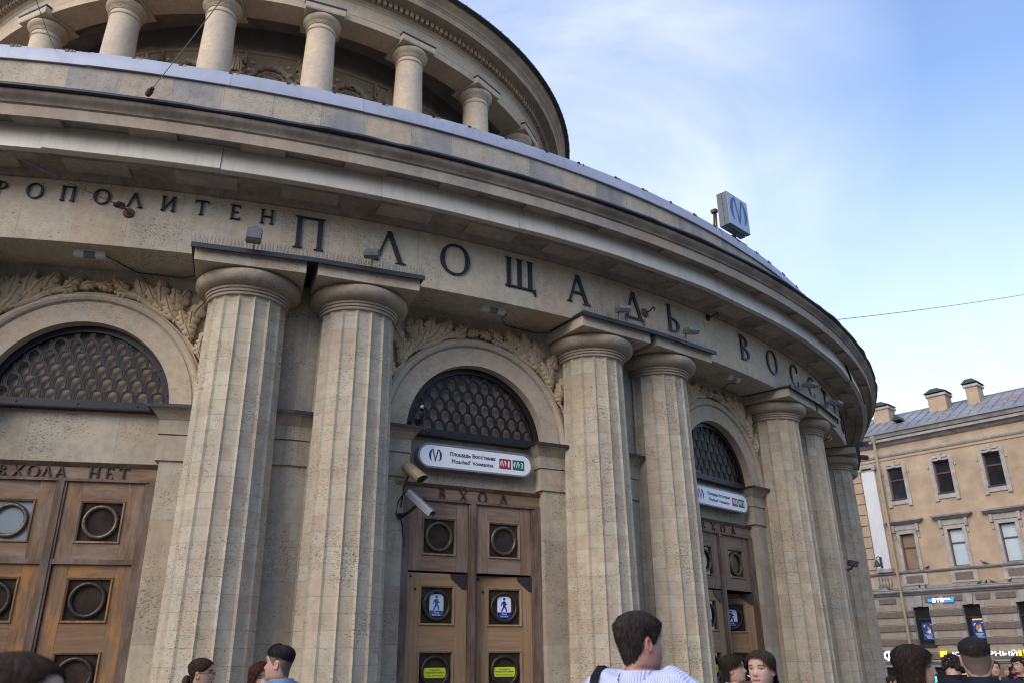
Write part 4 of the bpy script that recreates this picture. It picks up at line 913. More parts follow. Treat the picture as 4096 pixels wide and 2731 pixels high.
# ground floor: alternating dark rough bands and pale framed bands
gd, gl, gb = MB(), MB(), MB()
def segs(z0, z1):
    a, out_ = SX0, []
    for x in WX:
        if z1 > 2.94 and z0 < 4.86: out_.append((a, x - .43)); a = x + .43
    return out_ + [(a, SX1)]
zz = 5.30
gb.face([(SX0, .0, 2.2), (SX0, .0, 2.94), (SX1, .0, 2.94), (SX1, .0, 2.2)]); gb.face([(SX0, 0, 4.86), (SX0, 0, 5.5), (SX1, 0, 5.5), (SX1, 0, 4.86)])
for a, b in segs(3, 4): gb.face([(a, 0, 2.94), (b, 0, 2.94), (b, 0, 4.86), (a, 0, 4.86)])
for x in WX:
    for A, B in (((x - .43, 2.94), (x - .43, 4.86)), ((x + .43, 2.94), (x + .43, 4.86)), ((x - .43, 4.86), (x + .43, 4.86)), ((x - .43, 2.94), (x + .43, 2.94))): gb.face([(A[0], 0, A[1]), (B[0], 0, B[1]), (B[0], .3, B[1]), (A[0], .3, A[1])])
for i in range(5):
    zt = 5.36 - .355 * 2 * i
    if zt - .30 > 2.2:
        if i == 0:
            for j, x in enumerate(WX[:-1]):
                for u0, u1 in ((.34, 1.02), (1.30, 2.22)): gd.box(x + u0 - .02, x + u1 - .02, -.07, .0, zt - .27, zt)
        else:
            for a, b in segs(zt - .3, zt): gd.box(a + (.0 if a == SX0 else .0), b, -.075, .0, zt - .29, zt)
    zl = zt - .355
    for a, b in segs(zl - .33, zl):
        if b - a < .3 or zl - .36 < 2.2: continue
        gl.box(a + .30, b - .30, -.03, .0, zl - .30, zl - .03)
        gb.box(a + .05, a + .24, -.045, .0, zl - .33, zl - .0); gb.box(b - .24, b - .05, -.045, .0, zl - .33, zl - .0)
H('rough_bands', gd, M['rust_dark']); H('pale_bands', gl, M['rust_light']); H('ground_floor_wall', gb, M['border'])
for x in WX: # keystones
    b = MB().prism([(x - .13, 4.88), (x + .13, 4.88), (x + .20, 5.42), (x - .20, 5.42)], -.12, 0); H('keystone', b, M['border'])
def beam(name, mat, z0, z1, y, x0=SX0, x1=SX1, prof=None):
    b = MB(); pr = prof or [(0, z0), (-y, z0), (-y, z1), (0, z1)]
    b.grid([[(x, q[0], q[1]) for q in pr] for x in (x0, x1)]); b.face([(x0, q[0], q[1]) for q in pr]); b.face([(x1, q[0], q[1]) for q in pr]); return H(name, b, mat)
beam('string_course', M['trim'], 0, 0, 0, prof=[(0, 5.48), (-.10, 5.50), (-.14, 5.56), (-.26, 5.60), (-.33, 5.66), (-.35, 5.74)])
beam('ledge', M['ledge'], 0, 0, 0, prof=[(-.34, 5.741), (-.36, 5.76), (-.36, 5.78), (.0, 5.93)])
beam('sill_course', M['ledge'], 0, 0, 0, prof=[(0, 6.60), (-.09, 6.62), (-.14, 6.68), (-.15, 6.72), (0, 6.75)])
beam('frieze_moulding', M['trim'], 0, 0, 0, prof=[(0, 13.12), (-.06, 13.14), (-.11, 13.22), (-.12, 13.29), (0, 13.33)])
beam('frieze_fillet', M['ochre'], 0, 0, 0, prof=[(0, 12.93), (-.05, 12.95), (-.06, 13.0), (0, 13.02)])
beam('eaves_cornice', M['ledge'], 0, 0, 0, prof=[(0, 13.72), (-.12, 13.80), (-.22, 13.92), (-.34, 13.965)])
beam('eaves_band', M['trim'], 0, 0, 0, prof=[(-.33, 13.97), (-.40, 13.975), (-.42, 14.12), (-.36, 14.125)])
beam('eaves_soffit', M['ledge'], 0, 0, 0, prof=[(-.36, 14.128), (-.50, 14.16), (-.56, 14.32), (-.60, 14.36)])
beam('gutter', M['metalroof'], 0, 0, 0, prof=[(-.56, 14.365), (-.66, 14.38), (-.68, 14.50), (-.56, 14.53)])
rf = MB(); rf.face([(SX0, -.64, 14.46), (SX1, -.64, 14.46), (SX1, 3.2, 16.32), (SX0, 3.2, 16.32)]); rf.face([(SX0, 3.2, 16.32), (SX1, 3.2, 16.32), (SX1, 12, 14.), (SX0, 12, 14.)])
sl = Vector((0, 3.84, 1.86)).normalized(); nn = Vector((0, -1.86, 3.84)).normalized()
for i in range(60):
    x = SX0 + .3 + i * .56; c = Vector((x, 1.28, 15.39)) + nn * .02; rf.obox(c, Vector((.012, 0, 0)), sl * 2.13, nn * .025)
rf.tube([(SX0, .05, 14.93), (SX1, .05, 14.93)], .02, 6); rf.tube([(SX0, 3.2, 16.34), (SX1, 3.2, 16.34)], .05, 6)
for i in range(20): rf.obox((SX0 + 1 + i * 1.68, .05, 14.85), (.02, 0, 0), (0, .03, 0), (0, 0, .10))
roof = H('roof', rf, M['metalroof'])
b = MB(); 
for x, u, w in ((-12.9, 1.6, .55), (-12.35, 1.9, .35)): b.obox(Vector((x, -.64, 14.46)) + sl * u * 1.45 + nn * .006, (w, 0, 0), sl * .22, nn * .006)
H('rust_patch', b, M['rustpatch'], roof)
b = MB().prism([(-18.75, 15.28), (-18.25, 15.28), (-18.5, 15.62)], .35, 1.6); H('dormer_vent', b, M['winblack'], roof)
for x0, x1, zt in ((-20.35, -19.4, 16.72), (-17.05, -16.05, 16.80), (-14.92, -14.28, 16.90)):
    c = MB().box(x0, x1, 1.9, 2.9, 15.2, zt - .20); ch = H('chimney', c, M['ochre'], roof)
    H('chimney_cornice', MB().box(x0 - .08, x1 + .08, 1.82, 2.98, zt - .20, zt - .06), M['trim'], ch)
    q = MB(); q.prism([(x0 - .14, zt + .02), (x1 + .14, zt + .02), ((x0 + x1) / 2 + .2, zt + .24), ((x0 + x1) / 2 - .2, zt + .24)], 1.76, 3.04); H('chimney_cap', q, M['lampgreen'], ch)
def rect_frame(mb, x, z0, z1, hw, w, y):
    mb.box(x - hw - w, x - hw, -y, 0, z0, z1 + w); mb.box(x + hw, x + hw + w, -y, 0, z0, z1 + w); mb.box(x - hw, x + hw, -y, 0, z1, z1 + w)
def window(x, row, i):
    z0, z1, hw = rows[row]
    fm = M['winblack'] if row == 0 else M['winframe']
    f = MB().box(x - hw, x - hw + .05, .16, .24, z0, z1).box(x + hw - .05, x + hw, .16, .24, z0, z1).box(x - hw, x + hw, .16, .24, z0, z0 + .06).box(x - hw, x + hw, .16, .24, z1 - .05, z1)
    zt = z0 + (z1 - z0) * (.62 if row else .68); f.box(x - hw, x + hw, .15, .24, zt - .035, zt + .035)
    w = H('window', f, fm)
    if row == 1: pm = (M['pane_wood'] if i == 2 else M['pane_blind']) if i in (2, 3, 4, 6, 7) else M['pane_dark']
    elif row == 0: pm = M['pane_dark']
    else: pm = M['pane_dark']
    H('pane', MB().box(x - hw, x + hw, .20, .21, z0, z1), pm, w)
    tr_ = MB()
    if row == 2:
        rect_frame(tr_, x, z0 - .02, z1, hw, .21, .07); rect_frame(tr_, x, z0, z1, hw + .06, .08, .10)
        tr_.box(x - .10, x + .10, -.15, 0, z1 + .02, z1 + .38).box(x - .40, x + .40, -.13, 0, z1 + .15, z1 + .27)
        for sg in (-1, 1): tr_.box(*sorted((x + sg * (hw + .25), x + sg * (hw + .33))), -.07, 0, z1 - .35, z1 - .22); tr_.box(*sorted((x + sg * (hw + .02), x + sg * (hw + .22))), -.11, 0, z0 - .42, z0 - .02)
        tr_.box(x - hw - .1, x + hw + .1, -.07, 0, z0 - .30, z0 - .06)
    elif row == 1:
        rect_frame(tr_, x, z0 - .05, z1, hw, .18, .07); tr_.box(x - hw - .24, x + hw + .24, -.06, 0, z1 + .22, z1 + .52)
        for sg in (-1, 1): tr_.box(*sorted((x + sg * (hw + .22), x + sg * (hw + .32))), -.07, 0, z1 - .25, z1 + .05); tr_.box(*sorted((x + sg * (hw + .20), x + sg * (hw + .34))), -.16, 0, z1 + .10, z1 + .50)
        H('hood', MB().frus((x - .80, x + .80, -.16, 0, z1 + .52), (x - 1.02, x + 1.02, -.34, 0, z1 + .66)).box(x - 1.04, x + 1.04, -.36, 0, z1 + .66, z1 + .75), M['ledge'], w)
        tr_.box(x - hw - .28, x + hw + .28, -.05, 0, 5.98, 6.58)
        H('sunk_panel', MB().box(x - hw - .06, x + hw + .06, -.056, -.02, 6.08, 6.48), M['rust_dark'], w)
    if row: H('surround', tr_, M['trim'], w)
    if row: H('sill', MB().box(x - hw - .04, x + hw + .04, -.10, .2, z0 - .06, z0), M['winblack'] if row == 2 else M['ledge'], w)
    else: H('sill', MB().box(x - hw - .08, x + hw + .08, -.14, .2, z0 - .10, z0), M['winblack'], w)
for i, x in enumerate(WX):
    for row in range(3): window(x, row, i)
# left wing: white pilaster on quoins, shopfronts under everything
pb = MB().box(-20.84, -20.06, -.20, 0, 6.95, 12.45); pl = H('pilaster', pb, M['pilwhite'])
cp_ = MB().box(-20.92, -19.98, -.26, 0, 12.62, 12.78).box(-20.88, -20.02, -.23, 0, 12.45, 12.50)
for sg in (-1, 1): cp_.tube([(-20.45 + sg * .40, -.30, 12.56), (-20.45 + sg * .40, .0, 12.56)], .10, 12)
H('capital', cp_, M['trim'], pl); H('pilaster_base', MB().box(-20.90, -20.0, -.25, 0, 6.76, 6.95), M['trim'], pl)
qb = MB()
for i in range(9): qb.box(-26.5, -20.95, -.07, 0, 6.95 + i * .62, 7.51 + i * .62); qb.box(-19.98, -19.75, -.07, 0, 6.95 + i * .62, 7.51 + i * .62)
H('quoins', qb, M['ochre'])
bl = MB()
for i in range(5): bl.lathe([(.03, 6.0), (.06, 6.08), (.085, 6.2), (.05, 6.36), (.07, 6.5), (.03, 6.55)], 8, c=(-20.95 + i * .17, -.10))
H('balusters', bl, M['trim'], smooth=40)
dp = MB().tube([(-19.68, -.40, 14.05), (-19.68, -.42, 13.75), (-19.68, -.42, .3)], .075, 10).lathe([(.08, 13.9), (.22, 14.3), (.23, 14.36), (.05, 14.3)], 12, c=(-19.68, -.42)); H('downpipe', dp, M['pipe'], smooth=40)
H('shop_cornice', MB().box(SX0, SX1, -.22, 0, 2.12, 2.2).box(SX0, SX1, -.14, 0, 2.04, 2.12).box(SX0, SX1, -.05, 0, 1.86, 2.04), M['border'])
for i in range(14):
    x = SX0 + i * 2.55 - .3 * (i == 13); H('shop_pier', MB().box(x, x + .55, -.04, .1, 0, 1.86), M['border'])
sp = MB(); sp.box(SX0, SX1, .12, .14, 0.02, 1.86); H('shop_window', sp, M['pane_dark'])
H('lit_shop_window', MB().box(-18.1, -16.9, .09, .11, .35, 1.7), M['glow_warm'])
# signs, posters and lamp on the house: things of their own
def on_house(name, x, y, z, label, cat, group=None): return put(name, None, None, tuple(HM0 @ Vector((x, y, z))), FR, label, cat, group)
t = on_house('bank_sign', -17.75, -.16, 5.15, 'small lit bank sign in white letters on a blue wave above the ground floor windows', 'sign')
b = MB().prism([(-.70, -.06), (-.42, -.10), (-.42, .02), (-.66, .08), (-.70, .04)], 0, .05).prism([(.02, -.13), (.58, -.13), (.66, .12), (.52, .12), (.48, -.04), (.02, -.05)], 0, .05).box(-.6, .6, .05, .09, -.02, .02); b.build('wave', M['glow_blue'], t, smooth=0)
x = MB(); add_text(x, 'ВТБ', -.18, -.01, .56, .20, -.01, .02); add_text(x, 'БАНК', .27, .035, .40, .10, -.01, .02); x.build('lettering', M['glow_white'], t, smooth=0, weld=False)
t = on_house('shop_sign', -16.2, -.20, 2.48, 'long lit shop sign with white capitals between yellow blocks', 'sign')
x = MB(); add_text(x, 'ЮВЕЛИРНЫЙ', .02, .02, 3.05, .27, -.01, .012); x.build('lettering', M['glow_white'], t, smooth=0, weld=False)
MB().frus((-2.14, -1.86, 0, .05, -.14), (-2.14, -1.80, 0, .05, .13)).box(1.60, 1.72, 0, .05, -.13, .14).box(1.82, 2.3, 0, .05, -.13, .03).build('yellow_block', M['glow_yellow'], t, smooth=0)
x = MB(); add_text(x, 'ПР', 1.98, .10, .26, .10, -.01, .01); x.build('small_lettering', M['glow_white'], t, smooth=0, weld=False); MB().box(-2.1, 2.3, .05, .12, -.03, .03).build('rail', M['winblack'], t, smooth=0)
t = on_house('round_sign', -21.0, -.22, 2.44, 'round white lit sign low on the house wall beside the pavilion edge', 'sign')
b = MB().torus((0, 0, 0), .20, .045, 'Y', 32, 8, sx=1.25).box(-.035, .035, -.01, .03, -.17, .17).frus((-.50, -.44, -.01, .03, -.2), (-.50, -.42, -.01, .03, .2)).frus((-.50, -.36, -.01, .03, -.2), (-.49, -.42, -.01, .03, -.08)); b.build('symbol', M['glow_white'], t, smooth=0)
MB().box(-.5, .4, .05, .2, -.26, .26).build('housing', M['winblack'], t, smooth=0)
for i, (xx, lb) in enumerate(((-18.80, 'blue poster with a reaching figure in the ground floor window below the bank sign'), (-16.28, 'blue poster with pale figures in the window under an orange light strip'), (-13.70, 'blue poster in the third ground floor window of the ochre house'))):
    t = on_house('poster', xx, .14, 3.62, lb, 'poster', 'posters in the ground floor windows'); MB().box(-.31, .31, 0, .012, -.45, .45).build('sheet', M['poster'], t, smooth=0)
    f = MB()
    if i == 0: f.prism([(-.18, -.05), (.02, -.12), (.14, .02), (.05, .22), (-.06, .24), (-.02, .08)], -.004, 0)
    else: f.prism([(-.14, -.02), (.12, -.05), (.13, .22), (.05, .30), (-.02, .20), (-.08, .27), (-.15, .12)], -.004, 0)
    f.build('figure', M['poster_skin'], t, smooth=0); w = MB()
    for j in range(4): w.box(-.22 + .03 * j, .18 - .05 * (j % 3), -.003, 0, -.20 - j * .055, -.175 - j * .055)
    MB().prism([(-.10, -.08), (.12, -.12), (.10, .12), (-.02, .02)], -.006, 0).build('figure_shirt', M['poster_white'], t, smooth=0); w.prism([(-.24, .30), (-.10, .34), (-.20, .20)], -.003, 0).prism([(.10, .36), (.25, .33), (.25, .38)], -.003, 0).build('lettering', M['poster_white'], t, smooth=0)
    if i == 1: MB().box(-.26, .24, 0, .02, .47, .55).build('light_strip', M['glow_warm'], t, smooth=0)
t = on_house('wall_lamp', -20.55, -.2, 7.28, 'dark green bracket lamp on the white pilaster of the ochre house', 'lamp')
MB().box(-.06, .06, -.04, 0, -.28, .34).tube([(0, -.02, .26), (0, -.30, .34), (0, -.55, .26), (0, -.60, .10)], .025, 8).tube([(0, -.02, -.1), (0, -.3, .2)], .018, 6).build('bracket', M['lampgreen'], t, smooth=0)
MB().lathe([(.03, .12), (.07, .05), (.16, -.12), (.20, -.22), (.02, -.26)], 12, c=(0, -.60)).build('lamp_shade', M['lampgreen'], t)
for i, (xx, zz_, y, lb) in enumerate(((-18.18, 6.76, -.10, 'pigeon on the sill course between the first two windows of the ochre house'), (-15.28, 6.76, -.10, 'lone pigeon on the sill course left of the third window of the ochre house'), (-18.69, 5.79, -.28, 'left pigeon of the near pair on the long ledge'), (-18.37, 5.79, -.28, 'right pigeon of the near pair on the long ledge'), (-15.66, 5.79, -.28, 'left pigeon of the close trio on the long ledge'), (-15.36, 5.79, -.28, 'middle pigeon of the close trio on the long ledge'), (-15.05, 5.79, -.28, 'right pigeon of the close trio on the long ledge'), (-14.24, 5.79, -.28, 'pigeon apart at the right end of the long ledge'), (-20.35, 5.79, -.28, 'pigeon on the ledge left of the downpipe'))):
    p = tuple(HM0 @ Vector((xx, y, zz_))); pigeon(lb, p, FR + R((90, -70, 20, -160, 95, 40, -80, 60, -90)[i]), .88, ('pig_body', 'pig_body'))
# plain houses behind and beside the photographer, mirrored in the door glass
M['brown_plaster'] = plain('brown_plaster', (.20, .145, .095), .9, noise=.2, nscale=.6)
def facing_house(x0, y0, a, label):
    bh_ = put('facing_house', None, None, (x0, y0, 0), a, label, 'building'); mb = MB()
    for i in range(17): x = -26 + 3.25 * i; mb.box(x - .95, x + .95, 0, 8, 0, 15)
    for z0, z1 in ((0, 1.0), (3.4, 5.0), (7.4, 8.8), (11.2, 12.6), (14.2, 15.6)): mb.box(-27.5, 27.5, .02, 7.9, z0, z1); mb.box(-27.5, 27.5, -.18, .02, z1 - .25, z1)
    mb.build('wall', M['brown_plaster'], bh_, smooth=0)
    pm = MB().box(-.68, .68, .45, .5, 0, 2.4).mesh('window_glass', M['pane_dark'], 0)
    for i in range(16):
        for z in (1.0, 5.0, 8.8, 12.2): put('window_glass', pm, bh_, (-24.375 + 3.25 * i, 0, z))
    MB().frus((-27.9, 27.9, -.5, 8.4, 15.601), (-27.5, 27.5, 2, 6, 18.)).build('roof', M['metalroof'], bh_, smooth=0)
facing_house(6., -36., R(176), 'long brown house behind the photographer mirrored in the door glass')
facing_house(43., -20., R(238), 'long brown house to the right of the photographer, outside the picture')
# ------------------------------------------------------------------ people
def vcol_mat(name, rough=.6, spec=.3):
    m, nt, b = new_mat(name)
    a = nt.nodes.new('ShaderNodeVertexColor'); a.layer_name = 'Col'
    n = N(nt, 'TexNoise', {'Vector': nt.nodes.new('ShaderNodeNewGeometry').outputs['Position'], 'Scale': 60., 'Detail': 4})
    nt.links.new(mixc(nt, 1, a.outputs[0], ramp(nt, n.outputs['Fac'], (.3, .88), (.7, 1.08)), 'MULTIPLY'), b.inputs['Base Color']); b.inputs['Roughness'].default_value = rough; b.inputs['Specular IOR Level'].default_value = spec
    b.inputs['Subsurface Weight'].default_value = .06; b.inputs['Subsurface Scale'].default_value = .01; b.inputs['Subsurface Radius'].default_value = (1, .4, .25)
    return m
SKIN = vcol_mat('skin', .5)
def hair_mat(name, col, col2):
    m, nt, b = new_mat(name)
    u = nt.nodes.new('ShaderNodeUVMap').outputs[0]
    mp = N(nt, 'Mapping', {'Vector': u, 'Scale': (8., 1.1, 1.)})
    n = N(nt, 'TexNoise', {'Vector': mp.outputs[0], 'Scale': 2.2, 'Detail': 6, 'Roughness': .7, 'Distortion': .5})
    nt.links.new(mixc(nt, ramp(nt, n.outputs['Fac'], (.35, 0.), (.68, 1.)), col, col2), b.inputs['Base Color']); b.inputs['Roughness'].default_value = .70; b.inputs['Specular IOR Level'].default_value = .10
    bp = N(nt, 'Bump', {'Height': n.outputs['Fac'], 'Strength': .6, 'Distance': .006}); nt.links.new(bp.outputs[0], b.inputs['Normal'])
    return m
HAIR = dict(black=hair_mat('black_hair', (.006, .005, .005), (.042, .037, .036)), brown=hair_mat('brown_hair', (.012, .008, .006), (.075, .046, .031)), dkbrown=hair_mat('dark_brown_hair', (.006, .0045, .004), (.042, .027, .021)),
            red=hair_mat('dark_red_hair', (.018, .006, .005), (.085, .026, .020)), blond=hair_mat('grey_blond_hair', (.14, .10, .075), (.32, .25, .20)), salt=hair_mat('greying_hair', (.007, .0055, .005), (.062, .050, .043)))
STUB2 = plain('clipped_hair', (.045, .034, .030), .7, noise=.35, nscale=300)
STUB = plain('shaved_hair', (.12, .085, .072), .7, noise=.3, nscale=300)
def cloth(name, col, noise=.18, rough=.85, stripes=None):
    m, nt, b = new_mat(name)
    tco = nt.nodes.new('ShaderNodeTexCoord').outputs['Object']
    n = N(nt, 'TexNoise', {'Vector': tco, 'Scale': 14., 'Detail': 7, 'Roughness': .7}); f = ramp(nt, n.outputs['Fac'], (.3, 1 - noise), (.7, 1 + noise * .5))
    c = mixc(nt, 1, col, f, 'MULTIPLY')
    if stripes:
        w = N(nt, 'TexWave', {'Vector': tco, 'Scale': 26., 'Distortion': .4, 'Detail': 1.}, wave_type='BANDS', bands_direction='X')
        c = mixc(nt, ramp(nt, w.outputs['Fac'], (.62, 0.), (.75, .75)), c, stripes)
    nt.links.new(c, b.inputs['Base Color']); b.inputs['Roughness'].default_value = rough; b.inputs['Specular IOR Level'].default_value = .2
    n2 = N(nt, 'TexNoise', {'Vector': tco, 'Scale': 9., 'Detail': 3, 'Distortion': 1.2}); bp = N(nt, 'Bump', {'Height': n2.outputs['Fac'], 'Strength': .5, 'Distance': .02}); nt.links.new(bp.outputs[0], b.inputs['Normal'])
    return m
CL = dict(denim=cloth('denim', (.17, .25, .38), .3), stripe=cloth('striped_cotton', (.58, .62, .80), .08, stripes=(.22, .26, .50)), beige=cloth('beige_wool', (.45, .42, .38)), black=cloth('black_cloth', (.010, .010, .012)), navy=cloth('navy_cloth', (.013, .014, .026)),
          olive=cloth('olive_cloth', (.040, .044, .034)), charcoal=cloth('charcoal_cloth', (.03, .028, .034)), grey=cloth('grey_cloth', (.12, .11, .11)), jeans=cloth('dark_jeans', (.03, .04, .075)), white=cloth('white_cotton', (.62, .65, .75)), fur=cloth('taupe_knit', (.25, .20, .17)), pink=cloth('pink_scarf', (.55, .05, .28)), tan=cloth('tan_coat', (.30, .22, .15)), shoe=cloth('black_leather', (.012, .011, .011)))
# head profile: t (0 chin, 1 crown), forward, backward, half width, in head heights
HP = [(-.42, .06, -.36, .30), (-.25, .09, -.33, .255), (-.10, .13, -.31, .235), (-.03, .22, -.31, .235), (.0, .36, -.31, .20), (.03, .405, -.31, .23), (.08, .42, -.31, .265), (.14, .405, -.31, .29), (.20, .43, -.32, .305), (.235, .425, -.325, .315), (.28, .42, -.33, .325), (.36, .415, -.345, .34),
      (.45, .395, -.38, .35), (.50, .385, -.40, .352), (.56, .415, -.425, .352), (.62, .422, -.44, .355), (.70, .418, -.45, .358), (.78, .395, -.45, .352), (.86, .325, -.40, .305), (.92, .225, -.325, .232), (.965, .12, -.22, .145), (.99, .045, -.125, .075), (1.0, -.01, -.07, .03)]
HPT = np.array(HP)
def hprof(t): return tuple(float(np.interp(t, HPT[:, 0], HPT[:, k])) for k in (1, 2, 3))
def head_pt(phi, t, off=0., nose=True):
    F, B, W = hprof(t); c, s = cos(phi), sin(phi); p = .86
    cc = math.copysign(abs(c) ** p, c); ss = math.copysign(abs(s) ** p, s); mid = -.03
    y = mid + (F - mid) * cc if c > 0 else mid + (B - mid) * -cc
    x = W * ss
    if nose and abs(phi) < .75:
        g = math.exp(-(phi / .155) ** 2); k = 0
        if .27 < t < .56: k = .115 * ((.56 - t) / .22 if t > .34 else max(0, (t - .27) / .07)) if t < .56 else 0
        y += k * g
        if .27 < t < .40: y += .025 * math.exp(-((abs(phi) - .20) / .09) ** 2) * math.sin(PI * (t - .27) / .13)
        e = math.exp(-((abs(phi) - .42) / .19) ** 2) * math.exp(-((t - .495) / .050) ** 2); y -= .045 * e
        e = math.exp(-((abs(phi) - .40) / .10) ** 2) * math.exp(-((t - .487) / .026) ** 2); y += .022 * e
        l = math.exp(-(phi / .28) ** 2); y += .020 * l * (math.exp(-((t - .215) / .016) ** 2) + math.exp(-((t - .178) / .018) ** 2)) - .012 * l * math.exp(-((t - .197) / .008) ** 2)
    r = math.hypot(x, y - mid) or 1e-6
    return (x + off * x / r, y + off * (y - mid) / r, t)
def ear(mb, sg):
    P = []
    for i in range(15):
        a = 2 * PI * i / 14; row = []
        for r_, d in ((0, .018), (.45, .012), (.75, .038), (1., .040), (1.05, .012)):
            ex, ez = .075 * r_ * cos(a), .135 * r_ * sin(a) * (1 if sin(a) > 0 else .95); row.append((sg * (.345 + d + .03 * (-ex / .075) * .5 * r_), -.055 + ex - ez * .18, .42 + ez))
        P.append(row)
    mb.grid(P)
def head_mb():
    mb = MB(); ts = sorted(set([q[0] for q in HP] + [.17, .185, .195, .21, .25, .30, .33, .39, .42, .475, .53, .59])); n = 72
    # angles bunched at the face
    ph = [PI * (abs(u) ** 1.5) * (1 if u > 0 else -1) for u in np.linspace(-1, 1, n + 1)]
    mb.grid([[head_pt(p, t) for t in ts] for p in ph])
    mb.face([head_pt(p, ts[0]) for p in ph[:-1]]); mb.face([head_pt(p, ts[-1]) for p in ph[:-1]][::-1])
    for sg in (-1, 1): ear(mb, sg)
    return mb
def eval_mods(me, mods, radii=None):
    o = bpy.data.objects.new('tmp', me); COL.objects.link(o)
    for typ, kw in mods:
        m = o.modifiers.new('m', typ)
        for k, v in kw.items(): setattr(m, k, v)
    if radii:
        for i, r_ in enumerate(radii): me.skin_vertices[0].data[i].radius = r_; me.skin_vertices[0].data[i].use_root = (i == 0)
    bpy.context.view_layer.update(); r_ = bpy.data.meshes.new_from_object(o.evaluated_get(bpy.context.evaluated_depsgraph_get())); bpy.data.objects.remove(o); return r_
def face_color(x, y, t, base, lips, brow, beard):
    c = np.array(base); ax = abs(x)
    if y > .15:
        k = math.exp(-((t - .36) / .09) ** 2) * math.exp(-((ax - .20) / .10) ** 2); c = c * (1 + np.array([.06, -.10, -.08]) * k)
        k = math.exp(-((t - .35) / .04) ** 2) * math.exp(-(ax / .08) ** 2); c = c * (1 + np.array([.05, -.12, -.10]) * k)
        if beard and .0 < t < .27: c = c * (1 - .22 * beard)
        if .165 < t < .232 and ax < .125 - abs(t - .197) * 1.2: c = np.array(lips) * (.75 if abs(t - .198) < .007 else 1)
        bz = .575 + .03 * (1 - ((ax - .17) / .10) ** 2)
        if .075 < ax < .265 and abs(t - bz) < .017: c = np.array(brow)
        ez = .487
        if .085 < ax < .235 and abs(t - ez) < .026 * math.sqrt(max(0, 1 - ((ax - .16) / .078) ** 2)) + .006:
            c = np.array((.035, .022, .018)) if (t > ez + .010 or (ax - .16) ** 2 + ((t - ez) * 1.2) ** 2 < .026 ** 2) else np.array((.45, .42, .40))
    if ax > .335 and -.2 < y < .06 and .26 < t < .58: c = c * np.array((1.08, .86, .82))
    return c
def seg_d(P, a, b):
    a = np.array(a); b = np.array(b); ab = b - a; u = np.clip(((P - a) @ ab) / (ab @ ab + 1e-9), 0, 1); return np.linalg.norm(P - a - u[:, None] * ab, axis=1), u
